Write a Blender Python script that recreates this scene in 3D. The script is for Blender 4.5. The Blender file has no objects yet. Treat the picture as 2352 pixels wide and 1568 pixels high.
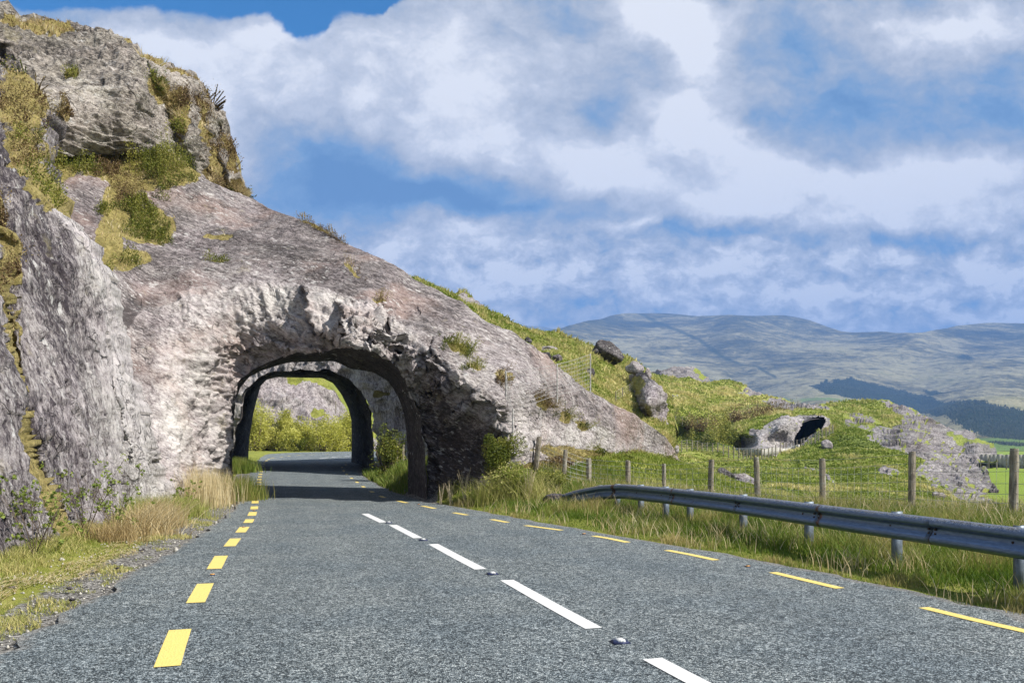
import bpy, math, random
import numpy as np
from mathutils import Vector
HAZE = 1.7e-4; EXPO = 0.92; ALB = .86
random.seed(7); RNG = np.random.default_rng(7)
C = bpy.context.scene.collection
F, CX, VY, H = 1900.0, 1176.0, 1020.0, 1.5      # picture scale, centre, horizon row, eye height
def W(u, v, Y):
    u, v, Y = np.asarray(u, float), np.asarray(v, float), np.asarray(Y, float)
    return np.stack([(u-CX)/F*Y, Y+0*u, H+(VY-v)/F*Y], -1)
# ------------------------------------------------------------------ noise
def _h(ix, iy, iz, s):
    h = (ix.astype(np.int64)*374761393 + iy.astype(np.int64)*668265263 + iz.astype(np.int64)*2147483647 + s*1274126177) & 0xffffffff
    h = ((h ^ (h >> 13))*1274126177) & 0xffffffff
    return h ^ (h >> 16)
_G = np.array([[1,1,0],[-1,1,0],[1,-1,0],[-1,-1,0],[1,0,1],[-1,0,1],[1,0,-1],[-1,0,-1],[0,1,1],[0,-1,1],[0,1,-1],[0,-1,-1],[1,1,0],[-1,1,0],[0,-1,1],[0,-1,-1]], float)
def perlin(P, s=0):
    i = np.floor(P); f = P-i; i = i.astype(np.int64)
    w = f*f*f*(f*(f*6-15)+10); out = 0
    for a in (0,1):
        for b in (0,1):
            for c in (0,1):
                g = _G[_h(i[...,0]+a, i[...,1]+b, i[...,2]+c, s) & 15]
                d = g[...,0]*(f[...,0]-a)+g[...,1]*(f[...,1]-b)+g[...,2]*(f[...,2]-c)
                out = out + d*(w[...,0] if a else 1-w[...,0])*(w[...,1] if b else 1-w[...,1])*(w[...,2] if c else 1-w[...,2])
    return out
def fbm(P, o=4, s=0, gain=.5):
    r = 0; a = 1; P = np.array(P, float)
    for k in range(o):
        r = r + a*perlin(P, s+k); a *= gain; P = P*2.03
    return r
def ridged(P, o=4, s=0, gain=.5):
    r = 0; a = 1; P = np.array(P, float)
    for k in range(o):
        r = r + a*(1-np.abs(perlin(P, s+k))*2); a *= gain; P = P*2.07
    return r-1
def cells(P, s=0):            # distance to nearest, to second nearest, random value of the nearest
    i = np.floor(P).astype(np.int64); f = P-i
    d1 = np.full(P.shape[:-1], 9.); d2 = d1.copy(); rv = d1*0
    for a in (-1,0,1):
        for b in (-1,0,1):
            for c in (-1,0,1):
                h = _h(i[...,0]+a, i[...,1]+b, i[...,2]+c, s)
                q = np.stack([(h&1023)/1023+a, ((h>>10)&1023)/1023+b, ((h>>20)&1023)/1023+c], -1)-f
                d = np.sqrt((q*q).sum(-1)); m = d < d1
                d2 = np.where(m, d1, np.minimum(d2, d)); rv = np.where(m, ((h>>5)&255)/255., rv); d1 = np.where(m, d, d1)
    return d1, d2, rv
def sstep(a, b, x):
    t = np.clip((x-a)/(b-a), 0, 1); return t*t*(3-2*t)
def rbf(pts, vals, c, scale=1.0):   # multiquadric interpolation with a linear term
    p = np.asarray(pts, float)/scale; n = len(p); v = np.asarray(vals, float)
    phi = lambda r2: np.sqrt(r2+(c/scale)**2)
    A = np.zeros((n+3, n+3)); A[:n,:n] = phi(((p[:,None]-p[None])**2).sum(-1))
    A[:n,n] = 1; A[:n,n+1:] = p; A[n:,:n] = A[:n,n:].T
    w = np.linalg.lstsq(A, np.concatenate([v, [0,0,0]]), rcond=None)[0]
    def ev(x, y):
        x = np.asarray(x, float)/scale; y = np.asarray(y, float)/scale
        r = w[n]+w[n+1]*x+w[n+2]*y
        for k in range(n): r = r + w[k]*phi((x-p[k,0])**2+(y-p[k,1])**2)
        return r
    return ev
def inpoly(u, v, poly):
    r = np.zeros(np.shape(u), bool); n = len(poly)
    for k in range(n):
        x1,y1 = poly[k]; x2,y2 = poly[(k+1)%n]
        if y1 == y2: continue
        c = ((y1 > v) != (y2 > v)) & (u < (x2-x1)*(v-y1)/(y2-y1)+x1); r ^= c
    return r
def polydist(u, v, line, closed=False):   # distance to a polyline and nearest point on it
    best = np.full(np.shape(u), 1e9); bx = np.array(u, float); by = np.array(v, float); side = best*0
    L = list(line)+([line[0]] if closed else [])
    for (x1,y1),(x2,y2) in zip(L[:-1], L[1:]):
        dx,dy = x2-x1, y2-y1; t = np.clip(((u-x1)*dx+(v-y1)*dy)/(dx*dx+dy*dy+1e-9), 0, 1)
        qx,qy = x1+t*dx, y1+t*dy; d = np.hypot(u-qx, v-qy); m = d < best
        best = np.where(m, d, best); bx = np.where(m, qx, bx); by = np.where(m, qy, by)
        side = np.where(m, np.sign(dx*(v-y1)-dy*(u-x1)), side)
    return best, bx, by, side
def resample(line, n):
    p = np.asarray(line, float); s = np.r_[0, np.cumsum(np.hypot(*np.diff(p[:,:2], axis=0).T))]
    t = np.linspace(0, s[-1], n); return np.stack([np.interp(t, s, p[:,k]) for k in range(p.shape[1])], -1)
def curve(pts, k=0):
    p = sorted(pts, key=lambda q: q[k]); a = [q[k] for q in p]; b = [q[1-k] for q in p]
    return lambda x: np.interp(x, a, b)
# ------------------------------------------------------------------ mesh output
def mesh(name, V, Fc, mat, parent=None, col=None, smooth=True, **props):
    V = np.asarray(V, np.float32).reshape(-1,3); me = bpy.data.meshes.new(name)
    if isinstance(Fc, list) and Fc and len({len(f) for f in Fc}) > 1:
        me.from_pydata(V.tolist(), [], Fc)
    else:
        Fc = np.asarray(Fc, np.int32); k = Fc.shape[1]; n = len(Fc)
        me.vertices.add(len(V)); me.vertices.foreach_set('co', V.ravel())
        me.loops.add(n*k); me.loops.foreach_set('vertex_index', Fc.ravel())
        me.polygons.add(n); me.polygons.foreach_set('loop_start', np.arange(0, n*k, k, dtype=np.int32))
        me.polygons.foreach_set('loop_total', np.full(n, k, np.int32)); me.update(calc_edges=True)
    if smooth: me.polygons.foreach_set('use_smooth', np.ones(len(me.polygons), bool))
    if col is not None:
        a = me.color_attributes.new('mask', 'FLOAT_COLOR', 'POINT')
        c = np.ones((len(V),4), np.float32); col = np.asarray(col, np.float32).reshape(len(V),-1); c[:,:col.shape[1]] = col
        a.data.foreach_set('color', c.ravel())
    me.validate(); me.update()
    o = bpy.data.objects.new(name, me); C.objects.link(o); me.materials.append(mat)
    if parent: o.parent = parent
    for k, v in props.items(): o[k] = v
    return o
def thing(name, label, cat, loc=(0,0,0), group=None, rotz=0):
    o = bpy.data.objects.new(name, None); C.objects.link(o); o.location = loc; o.rotation_euler = (0,0,rotz)
    o.empty_display_size = .2; o['label'] = label; o['category'] = cat
    if group: o['group'] = group
    bpy.context.view_layer.update()
    return o
class MB:                                   # collects pieces of one mesh
    def __init__(s): s.v = []; s.f = []; s.c = []
    def add(s, V, Fc, c=None):
        b = sum(len(x) for x in s.v); V = np.asarray(V, float); s.v.append(V)
        s.f += [tuple(int(i)+b for i in f) for f in Fc]; s.c.append(np.tile(c if c is not None else (0,0,0), (len(V),1)))
    def box(s, c, d, rz=0, col=None):
        x,y,z = np.array(d)/2; V = np.array([[i*x,j*y,k*z] for i in (-1,1) for j in (-1,1) for k in (-1,1)])
        ca,sa = math.cos(rz), math.sin(rz); R = np.array([[ca,-sa,0],[sa,ca,0],[0,0,1]])
        s.add(V@R.T+np.array(c), [(0,1,3,2),(4,6,7,5),(0,4,5,1),(2,3,7,6),(0,2,6,4),(1,5,7,3)], col)
    def tube(s, P, r, n=6, col=None, caps=True):
        P = np.asarray(P, float); m = len(P); r = np.broadcast_to(r, (m,)); T = np.gradient(P, axis=0)
        T /= np.linalg.norm(T, axis=1)[:,None]+1e-9; ref = np.array([0,0,1.]) if abs(T[0][2]) < .9 else np.array([1.,0,0])
        A = np.cross(T, ref); A /= np.linalg.norm(A, axis=1)[:,None]+1e-9; B = np.cross(T, A)
        an = np.arange(n)*2*math.pi/n
        V = P[:,None]+r[:,None,None]*(np.cos(an)[None,:,None]*A[:,None]+np.sin(an)[None,:,None]*B[:,None])
        fs = [(i*n+j, i*n+(j+1)%n, (i+1)*n+(j+1)%n, (i+1)*n+j) for i in range(m-1) for j in range(n)]
        if caps and n > 3: fs += [tuple(range(n))[::-1], tuple(range((m-1)*n, m*n))]
        elif caps: fs += [(0,2,1), (m*n-3, m*n-2, m*n-1)]
        s.add(V.reshape(-1,3), fs, col)
    def build(s, name, mat, parent=None, smooth=False, **k):
        return mesh(name, np.concatenate(s.v), s.f if len({len(f) for f in s.f}) > 1 else s.f, mat, parent, np.concatenate(s.c), smooth, **k)
def grid_faces(m, n, keep=None):
    I = np.arange(m*n).reshape(m, n)
    q = np.stack([I[:-1,:-1], I[:-1,1:], I[1:,1:], I[1:,:-1]], -1)
    return q[keep] if keep is not None else q.reshape(-1,4)
def normals(P):
    a = np.gradient(P, axis=0); b = np.gradient(P, axis=1); n = np.cross(a, b)
    n /= np.linalg.norm(n, axis=-1)[...,None]+1e-9
    return np.where((n*(P-np.array([0,0,H]))).sum(-1)[...,None] > 0, -n, n)
def ragged(ring, n, amp, seed):
    q = resample(ring, n); s = np.arange(n)*1.; t = np.gradient(q, axis=0); t /= np.linalg.norm(t, axis=1)[:,None]+1e-9
    j = fbm(np.stack([s*.21, 0*s+seed, 0*s], 1), 3, seed)*amp+(_h(np.floor(s/3.3).astype(np.int64), 0*s.astype(np.int64)+seed, 0*s.astype(np.int64), 7)%100/100.-.5)*amp*.9
    e = np.clip(np.minimum(s, n-1-s)/5, 0, 1); q[:,0] += -t[:,1]*j*e; q[:,1] += t[:,0]*j*e
    return [tuple(p) for p in q]
class Relief:
    """A rock or hill face: a fine grid of real depths, roughened along its normals, its far side rolled over and down."""
    def __init__(s, kind, a0, a1, lo, hi, na, nb, ctrl, disp, c=40, depthmod=None, pw=1.0, hole=None):
        A = np.linspace(a0, a1, na); T = np.linspace(0, 1, nb)**pw
        s.kind, s.a0, s.a1, s.lo, s.hi, s.na, s.nb, s.pw = kind, a0, a1, lo, hi, na, nb, pw
        L, Hh = lo(A), hi(A)
        B = L[:,None]+(Hh-L)[:,None]*T[None]
        s.U, s.V = (np.repeat(A[:,None], nb, 1), B) if kind == 'col' else (B, np.repeat(A[:,None], nb, 1))
        if hole is not None:
            st = abs(a1-a0)/(na-1); d, bx, by, _ = polydist(s.U, s.V, hole, True); m = d < st*.7
            s.U = np.where(m, bx, s.U); s.V = np.where(m, by, s.V)
        ct = np.array(ctrl, float); ev = rbf(ct[:,:2], np.log(ct[:,2]), c, 100.)
        s.D = np.exp(ev(s.U, s.V))
        if depthmod: s.D = s.D+depthmod(s.U, s.V)
        P = W(s.U, s.V, s.D); N = normals(P); s.P = P+N*disp(P, s.U, s.V)[...,None]; s.N = normals(s.P)
    def at(s, u, v):
        u = np.asarray(u, float); v = np.asarray(v, float)
        a, b = (u, v) if s.kind == 'col' else (v, u)
        fa = np.clip((a-s.a0)/(s.a1-s.a0)*(s.na-1), 0, s.na-1.001)
        L, Hh = s.lo(a), s.hi(a); fb = np.clip((b-L)/(Hh-L+1e-9), 0, 1)**(1/s.pw)*(s.nb-1); fb = np.clip(fb, 0, s.nb-1.001)
        i, j = np.round(fa).astype(int), np.round(fb).astype(int)
        return s.P[i, j], s.N[i, j]
    def build(s, name, mat, back, hole=None, col=None, gap=None, sm=True, **props):
        P = s.P; na, nb = s.na, s.nb
        ext = [P[:,-1]+np.array(o) for o in back]
        bot = P[:,-1]+np.array(back[-1]); bot = bot.copy(); bot[:,2] = np.minimum(bot[:,2], -2.5)
        if gap: bot[:,2] = np.where((bot[:,0] > gap[0]) & (bot[:,0] < gap[1]), gap[2], bot[:,2])
        ext.append(bot)
        PP = np.concatenate([P]+[e[:,None] for e in ext], 1); m = PP.shape[1]
        keep = np.ones((na-1, m-1), bool); UV = np.stack([s.U, s.V], -1)
        if hole is not None:
            cu = (s.U[:-1,:-1]+s.U[1:,1:]+s.U[1:,:-1]+s.U[:-1,1:])/4; cv = (s.V[:-1,:-1]+s.V[1:,1:]+s.V[1:,:-1]+s.V[:-1,1:])/4
            keep[:, :nb-1] = ~inpoly(cu, cv, hole)
        Fc = grid_faces(na, m, keep)
        cc = None
        if col is not None:
            cc = np.zeros((na, m, 3)); cc[:,:nb] = col; cc[:,nb:] = cc[:,nb-1:nb]
            cc = cc.reshape(-1,3)
        used = np.unique(Fc); mp = np.full(na*m, -1); mp[used] = np.arange(len(used))
        return mesh(name, PP.reshape(-1,3)[used], mp[Fc], mat, None, cc[used] if cc is not None else None, sm, **props)
# ------------------------------------------------------------------ materials
class NT:
    def __init__(s, name, world=False):
        if world: s.m = bpy.data.worlds.new(name); bpy.context.scene.world = s.m
        else: s.m = bpy.data.materials.new(name)
        s.m.use_nodes = True; s.t = s.m.node_tree; s.t.nodes.clear(); s.pos = None
    def n(s, typ, _in=None, **k):
        nd = s.t.nodes.new(typ)
        for a, b in k.items(): setattr(nd, a, b)
        for a, b in (_in or {}).items(): s.set(nd.inputs[a], b)
        return nd
    def set(s, sock, b):
        if isinstance(b, bpy.types.NodeSocket): s.t.links.new(b, sock)
        elif isinstance(b, (tuple, list)) and sock.type == 'RGBA': sock.default_value = (*b[:3], 1)
        else: sock.default_value = b
    def math(s, op, a, b=0, c=None, clamp=False):
        nd = s.n('ShaderNodeMath', operation=op, use_clamp=clamp); s.set(nd.inputs[0], a); s.set(nd.inputs[1], b)
        if c is not None: s.set(nd.inputs[2], c)
        return nd.outputs[0]
    def P(s):
        if not s.pos: s.pos = s.n('ShaderNodeNewGeometry').outputs['Position']
        return s.pos
    def map(s, v, scale=(1,1,1), rot=(0,0,0), loc=(0,0,0)):
        return s.n('ShaderNodeMapping', {'Vector': v, 'Scale': scale, 'Rotation': rot, 'Location': loc}).outputs[0]
    def noise(s, v, sc, det=4, ro=.55, dist=0):
        return s.n('ShaderNodeTexNoise', {'Vector': v, 'Scale': sc, 'Detail': det, 'Roughness': ro, 'Distortion': dist}).outputs['Fac']
    def vor(s, v, sc, feat='F1', out='Distance', rnd=1.0):
        return s.n('ShaderNodeTexVoronoi', {'Vector': v, 'Scale': sc, 'Randomness': rnd}, feature=feat).outputs[out]
    def ramp(s, f, stops, interp='LINEAR'):
        nd = s.n('ShaderNodeValToRGB', {'Fac': f}); r = nd.color_ramp; r.interpolation = interp
        while len(r.elements) < len(stops): r.elements.new(.5)
        for e, (p, c) in zip(r.elements, stops):
            e.position = p; e.color = (*c, 1) if isinstance(c, (tuple, list)) else (c, c, c, 1)
        return nd.outputs[0]
    def mix(s, f, a, b, blend='MIX'):
        nd = s.n('ShaderNodeMix', data_type='RGBA', blend_type=blend, clamp_factor=True)
        s.set(nd.inputs[0], f); s.set(nd.inputs[6], a); s.set(nd.inputs[7], b); return nd.outputs[2]
    def ss(s, x, a, b): return s.n('ShaderNodeMapRange', {'Value': x, 'From Min': a, 'From Max': b}, interpolation_type='SMOOTHSTEP').outputs[0]
    def bump(s, h, st=.5, d=.05, nrm=None):
        nd = s.n('ShaderNodeBump', {'Height': h, 'Strength': st, 'Distance': d})
        if nrm: s.set(nd.inputs['Normal'], nrm)
        return nd.outputs[0]
    def attr(s, comp=0):
        a = s.n('ShaderNodeVertexColor', layer_name='mask').outputs['Color']
        if not hasattr(s, 'sep'): s.sep = s.n('ShaderNodeSeparateColor', {'Color': a})
        return s.sep.outputs[comp]
    def out(s, col, rough=.85, nrm=None, spec=.3, metal=0, transl=0):
        col = s.mix(1, col, (ALB,)*3, 'MULTIPLY') if not isinstance(col, tuple) else tuple(c*ALB for c in col)
        b = s.n('ShaderNodeBsdfPrincipled', {'Base Color': col, 'Roughness': rough, 'Metallic': metal, 'Specular IOR Level': spec})
        if nrm is not None: s.set(b.inputs['Normal'], nrm)
        sh = b.outputs[0]
        if transl:
            t = s.n('ShaderNodeBsdfTranslucent', {'Color': col}); sh = s.n('ShaderNodeMixShader', {0: transl, 1: sh, 2: t.outputs[0]}).outputs[0]
        s.t.links.new(sh, s.n('ShaderNodeOutputMaterial').inputs['Surface']); return s.m

GRASS_STOPS = [(.25,(.06,.075,.012)),(.40,(.15,.18,.025)),(.54,(.27,.29,.05)),(.70,(.46,.40,.14)),(.84,(.20,.15,.06))]
HEATH_STOPS = [(.25,(.035,.03,.012)),(.44,(.10,.085,.022)),(.58,(.21,.175,.05)),(.74,(.44,.36,.14)),(.88,(.16,.10,.05))]
def rock_mat(name, dark=(.055,.045,.055), mid=(.23,.2,.215), light=(.40,.375,.375), white=(.66,.64,.63), fs=1.0, stretch=(1,1,2.2), rot=(0,0,0),
             lichen=.6, red=0.0, grass_sc=1.0, bump=.8, wet=0, bright_grass=0, gst=None):
    s = NT(name); P = s.P(); PR = s.map(P, rot=rot); Q = s.map(PR, stretch)
    big = s.noise(P, .22*fs, 5, .6, .4); med = s.noise(Q, 1.3*fs, 6, .68, .3); fine = s.noise(Q, 8*fs, 8, .78)
    tone = s.math('ADD', s.math('MULTIPLY', big, .5), s.math('MULTIPLY', med, .8)); tone = s.math('ADD', tone, s.math('MULTIPLY', fine, 1.6))
    tone = s.math('SUBTRACT', tone, .93)
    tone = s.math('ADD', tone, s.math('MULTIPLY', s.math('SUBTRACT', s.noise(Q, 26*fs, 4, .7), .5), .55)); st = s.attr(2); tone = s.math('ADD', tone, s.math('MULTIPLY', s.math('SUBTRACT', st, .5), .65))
    col = s.ramp(tone, [(.25,dark),(.42,mid),(.60,light),(.86,white)])
    purp = s.ramp(s.noise(P, .6*fs, 3), [(.35,(1.0,.985,.955)),(.65,(1.0,.95,.965))])
    col = s.mix(1, col, purp, 'MULTIPLY')
    if red: col = s.mix(s.math('MULTIPLY', s.ss(s.noise(P, .35, 3), .5, .68), red), col, (.36,.25,.215))
    lw = s.math('MULTIPLY', s.ss(s.noise(Q, 5.2*fs, 5, .62), .62-.06*lichen, .67), s.ss(s.noise(P, .7*fs, 3), .38, .6))
    col = s.mix(s.math('MULTIPLY', lw, .85), col, (.66,.65,.63))
    yl = s.math('MULTIPLY', s.ss(s.noise(P, 1.1*fs, 6, .7), .6, .7), .45)
    col = s.mix(yl, col, (.30,.265,.15))
    crev = s.ss(s.noise(s.map(PR, stretch, loc=(9,3,4)), 3.1*fs, 7, .75, .8), .40, .33)
    col = s.mix(s.math('MULTIPLY', crev, .75), col, (.035,.028,.03))
    Wp = s.n('ShaderNodeVectorMath', {0: P, 1: s.n('ShaderNodeVectorMath', {0: s.n('ShaderNodeTexNoise', {'Vector': P, 'Scale': 1.4*fs, 'Detail': 5.0}).outputs['Color'], 3: .9/fs}, operation='SCALE').outputs[0]}, operation='ADD').outputs[0]
    ck = s.vor(s.map(s.map(Wp, rot=rot), stretch), .75*fs, 'DISTANCE_TO_EDGE'); ck2 = s.vor(s.map(Wp, stretch, (rot[0]+.5, rot[1], .6)), 2.3*fs, 'DISTANCE_TO_EDGE')
    ckm = s.math('MULTIPLY', s.ss(ck, .022, .004), s.ss(s.noise(P, .5*fs, 2), .46, .58)); ckm2 = s.math('MULTIPLY', s.ss(ck2, .045, .008), s.ss(s.noise(s.map(P, loc=(5,5,5)), .9*fs, 2), .48, .6))
    ckm = s.math('MAXIMUM', ckm, s.math('MULTIPLY', ckm2, .5)); col = s.mix(s.math('MULTIPLY', ckm, .6), col, (.03,.025,.027))
    strk = s.noise(s.map(PR, tuple(x*(1 if k < 2 else 1.7) for k, x in enumerate(stretch)) if stretch[2] > 1 else (stretch[0]*2.2, stretch[1]*2.2, stretch[2]*.6)), 7*fs, 5, .7)
    col = s.mix(s.ss(strk, .47, .34), col, s.mix(1, col, (.42,.40,.41), 'MULTIPLY')); col = s.mix(s.math('MULTIPLY', s.ss(strk, .58, .70), .6), col, s.mix(.5, col, (.72,.70,.69)))
    # moss and grass carried by the mask
    gn = s.noise(P, 1.6*grass_sc, 6, .72, .3); g2 = s.noise(P, 9*grass_sc, 5, .75)
    gm = s.ss(s.math('ADD', s.attr(0), s.math('MULTIPLY', s.math('SUBTRACT', gn, .5), .9)), .44, .56)
    dry = s.math('MULTIPLY', s.math('SUBTRACT', s.attr(1), .5), .5)
    gt = s.math('ADD', s.math('ADD', s.math('MULTIPLY', gn, .45), s.math('MULTIPLY', g2, .6)), s.math('SUBTRACT', dry, .03))
    gc = s.ramp(gt, gst or GRASS_STOPS)
    if bright_grass: gc = s.mix(bright_grass, gc, (.22,.31,.02))
    col = s.mix(gm, col, gc)
    h = s.math('ADD', s.math('MULTIPLY', med, .7), s.math('MULTIPLY', fine, .42)); h = s.math('SUBTRACT', h, s.math('MULTIPLY', crev, .25)); h = s.math('SUBTRACT', h, s.math('MULTIPLY', ckm, .5)); h = s.math('ADD', h, s.math('MULTIPLY', strk, .35))
    h = s.math('ADD', h, s.math('MULTIPLY', s.math('MULTIPLY', g2, gm), .6))
    return s.out(col, .45 if wet else .88, s.bump(h, bump, .22/fs), .35)
def leaf_mat(name, a, b, c, transl=.3, sc=1.0):
    s = NT(name); t = s.attr(0); n = s.noise(s.P(), 1.7*sc, 3)
    f = s.math('ADD', s.math('MULTIPLY', t, .75), s.math('MULTIPLY', n, .35))
    return s.out(s.ramp(f, [(.12,a),(.5,b),(.92,c)]), .6, None, .25, transl=transl)
def plain(name, col, rough=.6, metal=0, var=.25, sc=6, bumpd=0, spec=.4, stretch=(1,1,1)):
    s = NT(name); n = s.noise(s.map(s.P(), stretch), sc, 5, .65)
    c = s.mix(s.math('MULTIPLY', s.ss(n, .35, .68), 1), tuple(x*(1-var) for x in col), tuple(min(1,x*(1+var)) for x in col))
    return s.out(c, rough, s.bump(n, .5, bumpd) if bumpd else None, spec, metal)

M = {}
M['slab'] = rock_mat('slab_rock', dark=(.07,.06,.06), mid=(.235,.21,.21), light=(.41,.385,.38), white=(.66,.64,.62), stretch=(.85,1,2.3), rot=(.2,-.42,0), red=.55, lichen=.9, bump=.6, gst=HEATH_STOPS)
M['wall'] = rock_mat('cut_rock', dark=(.06,.05,.06), mid=(.26,.24,.245), light=(.48,.46,.46), stretch=(1.6,1.6,.5), rot=(0,.22,0), lichen=.6, gst=HEATH_STOPS)
M['crag'] = rock_mat('crag_rock', dark=(.05,.045,.04), mid=(.22,.2,.175), light=(.38,.35,.31), white=(.66,.63,.57), stretch=(1,1,1.4), lichen=1.0, fs=.8, gst=HEATH_STOPS)
M['dark'] = rock_mat('shade_darkened_tunnel_rock', dark=(.015,.013,.015), mid=(.05,.043,.042), light=(.10,.088,.085), white=(.2,.18,.18), lichen=0, stretch=(1,1,1))  # rock colour darkened to paint in the tunnel's shade
M['far_rock'] = rock_mat('far_hill_rock', dark=(.06,.055,.06), mid=(.18,.168,.172), light=(.30,.285,.285), fs=.45, stretch=(1,1,2.5), lichen=.5, grass_sc=.22, bump=.7, bright_grass=.22)
M['hill'] = rock_mat('hill_grass', fs=.5, stretch=(1,1,2), grass_sc=.5, bump=.9, bright_grass=.12)
M['back_cliff'] = rock_mat('back_cliff_rock', dark=(.07,.055,.06), mid=(.25,.225,.225), light=(.40,.37,.37), fs=.45, stretch=(1.2,1.2,.8), grass_sc=.4, bump=.8)
M['boulder'] = rock_mat('boulder_rock', dark=(.03,.027,.03), mid=(.12,.11,.115), light=(.26,.245,.25), fs=.9, lichen=.4, stretch=(1,1,2))
M['pale_boulder'] = rock_mat('pale_boulder_rock', fs=.9, lichen=.7, stretch=(1,1,2))

def asphalt():
    s = NT('asphalt'); P = s.P()
    v = s.vor(P, 84, 'F1', 'Color'); vv = s.n('ShaderNodeSeparateColor', {'Color': v}).outputs[0]; d = s.vor(P, 84, 'F1')
    v2 = s.n('ShaderNodeSeparateColor', {'Color': s.vor(P, 31, 'F1', 'Color')}).outputs[1]
    n = s.noise(P, .55, 4, .6); n2 = s.noise(P, 3.5, 5, .7)
    f = s.math('ADD', s.math('MULTIPLY', vv, .62), s.math('MULTIPLY', v2, .25)); f = s.math('ADD', f, s.math('MULTIPLY', s.math('SUBTRACT', n2, .5), .35))
    f = s.math('SUBTRACT', f, s.math('MULTIPLY', s.ss(d, .35, .75), .35))
    c = s.ramp(f, [(.04,(.014,.018,.02)),(.26,(.09,.108,.112)),(.48,(.235,.26,.26)),(.70,(.46,.475,.455)),(.9,(.78,.78,.74))])
    edge = s.attr(0)   # wheel-swept lighter lanes and dusty edges
    c = s.mix(s.math('MULTIPLY', s.attr(1), s.ss(n2, .35, .6)), c, s.mix(1, c, (.80,.82,.84), 'MULTIPLY')); c = s.mix(1, c, (1.12,1.15,1.17), 'MULTIPLY')
    c = s.mix(s.ss(n, .42, .62), c, s.mix(1, c, (.82,.86,.9), 'MULTIPLY'))
    c = s.mix(s.math('MULTIPLY', s.ss(s.math('ADD', edge, s.math('MULTIPLY', s.math('SUBTRACT', n2, .5), .8)), .5, .8), .75), c, s.mix(vv, (.10,.095,.085), (.36,.34,.31)))
    h = s.math('ADD', s.math('SUBTRACT', 1, d), s.math('MULTIPLY', vv, .5))
    return s.out(c, .75, s.bump(h, .9, .012), .35)
M['asphalt'] = asphalt()
def paint(name, col):
    s = NT(name); P = s.P(); n = s.noise(P, 38, 4, .75); n2 = s.noise(P, 5, 4, .7)
    worn = s.ss(s.math('ADD', n, s.math('MULTIPLY', n2, .35)), .80, .86)
    c = s.mix(s.math('MULTIPLY', worn, .75), s.mix(n2, tuple(x*.86 for x in col), col), (.14,.15,.15))
    return s.out(c, .6, s.bump(s.vor(P, 60), .6, .006), .4)
M['white_paint'] = paint('white_road_paint', (.80,.80,.78)); M['yellow_paint'] = paint('yellow_road_paint', (.84,.655,.19))
def ground():
    s = NT('turf'); P = s.P(); a = s.noise(P, .8, 6, .7, .3); b = s.noise(P, 7, 6, .75)
    f = s.math('ADD', s.math('MULTIPLY', a, .5), s.math('MULTIPLY', b, .5))
    f = s.math('ADD', f, s.math('MULTIPLY', s.math('SUBTRACT', s.attr(1), .5), .5))
    c = s.ramp(f, GRASS_STOPS)
    far = s.attr(2); c = s.mix(far, c, s.mix(s.noise(P, .03, 4), (.17,.27,.02), (.26,.33,.05)))
    gr = s.n('ShaderNodeSeparateColor', {'Color': s.vor(P, 40, 'F1', 'Color')}).outputs[0]
    grv = s.ramp(gr, [(.1,(.06,.055,.05)),(.55,(.22,.21,.19)),(.95,(.48,.46,.43))])
    c = s.mix(s.ss(s.math('ADD', s.attr(0), s.math('MULTIPLY', s.math('SUBTRACT', b, .5), .9)), .42, .58), c, grv)
    return s.out(c, .9, s.bump(s.math('ADD', b, s.math('MULTIPLY', a, .5)), .9, .12), .2)
M['ground'] = ground()
def mountain():
    s = NT('mountain_moor'); P = s.P(); a = s.noise(s.map(P, (1,1,2)), .0016, 8, .62, .5); b = s.noise(s.map(P, (1,1,3)), .009, 7, .7, .4)
    f = s.math('ADD', s.math('MULTIPLY', a, .65), s.math('MULTIPLY', b, .55)); f = s.math('ADD', f, s.math('MULTIPLY', s.math('SUBTRACT', s.attr(1), .5), .45)); f = s.math('ADD', f, s.math('MULTIPLY', s.math('SUBTRACT', s.noise(s.map(P, (1,1,2)), .035, 6, .75), .5), .38))
    c = s.ramp(f, [(.36,(.02,.026,.014)),(.5,(.055,.058,.028)),(.6,(.14,.13,.065)),(.70,(.34,.31,.18)),(.82,(.16,.16,.06))])
    c = s.mix(s.attr(2), c, (.13,.20,.05)); c = s.mix(s.attr(0), c, (.022,.035,.012))
    return s.out(c, .95, s.bump(b, .8, 30), .1)
M['mountain'] = mountain()
def rail_mat():
    s = NT('weathered_galvanised_steel'); P = s.P(); N = s.n('ShaderNodeNewGeometry').outputs['Normal']
    up = s.n('ShaderNodeSeparateXYZ', {'Vector': N}).outputs['Z']
    n = s.noise(s.map(P, (1,1,6)), 9, 7, .75); n2 = s.noise(P, 1.6, 5, .6); n3 = s.noise(s.map(P, (3,3,1)), 22, 5, .8)
    c = s.ramp(n, [(.3,(.10,.155,.26)),(.55,(.165,.24,.37)),(.75,(.30,.38,.50))])
    c = s.mix(s.math('MULTIPLY', s.math('MULTIPLY', s.ss(up, .3, .8), s.attr(1)), s.ss(s.math('ADD', n, s.math('MULTIPLY', n3, .4)), .60, .68)), c, s.ramp(n3, [(.42,(.07,.055,.045)),(.5,(.30,.28,.26)),(.6,(.62,.62,.62))]))
    rust = s.math('MULTIPLY', s.ss(s.math('ADD', n2, s.math('MULTIPLY', s.attr(0), .45)), .66, .76), .85)
    c = s.mix(rust, c, s.mix(n, (.07,.03,.015), (.2,.09,.045)))
    return s.out(c, s.ramp(n2, [(.3,.30),(.7,.5)]), s.bump(n, .3, .004), .5, .75)
M['rail'] = rail_mat()
M['steel'] = plain('galvanised_steel', (.20,.24,.29), .5, .5, .2, 14)
M['bolt'] = plain('rusty_bolt', (.05,.035,.03), .6, .4)
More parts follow.
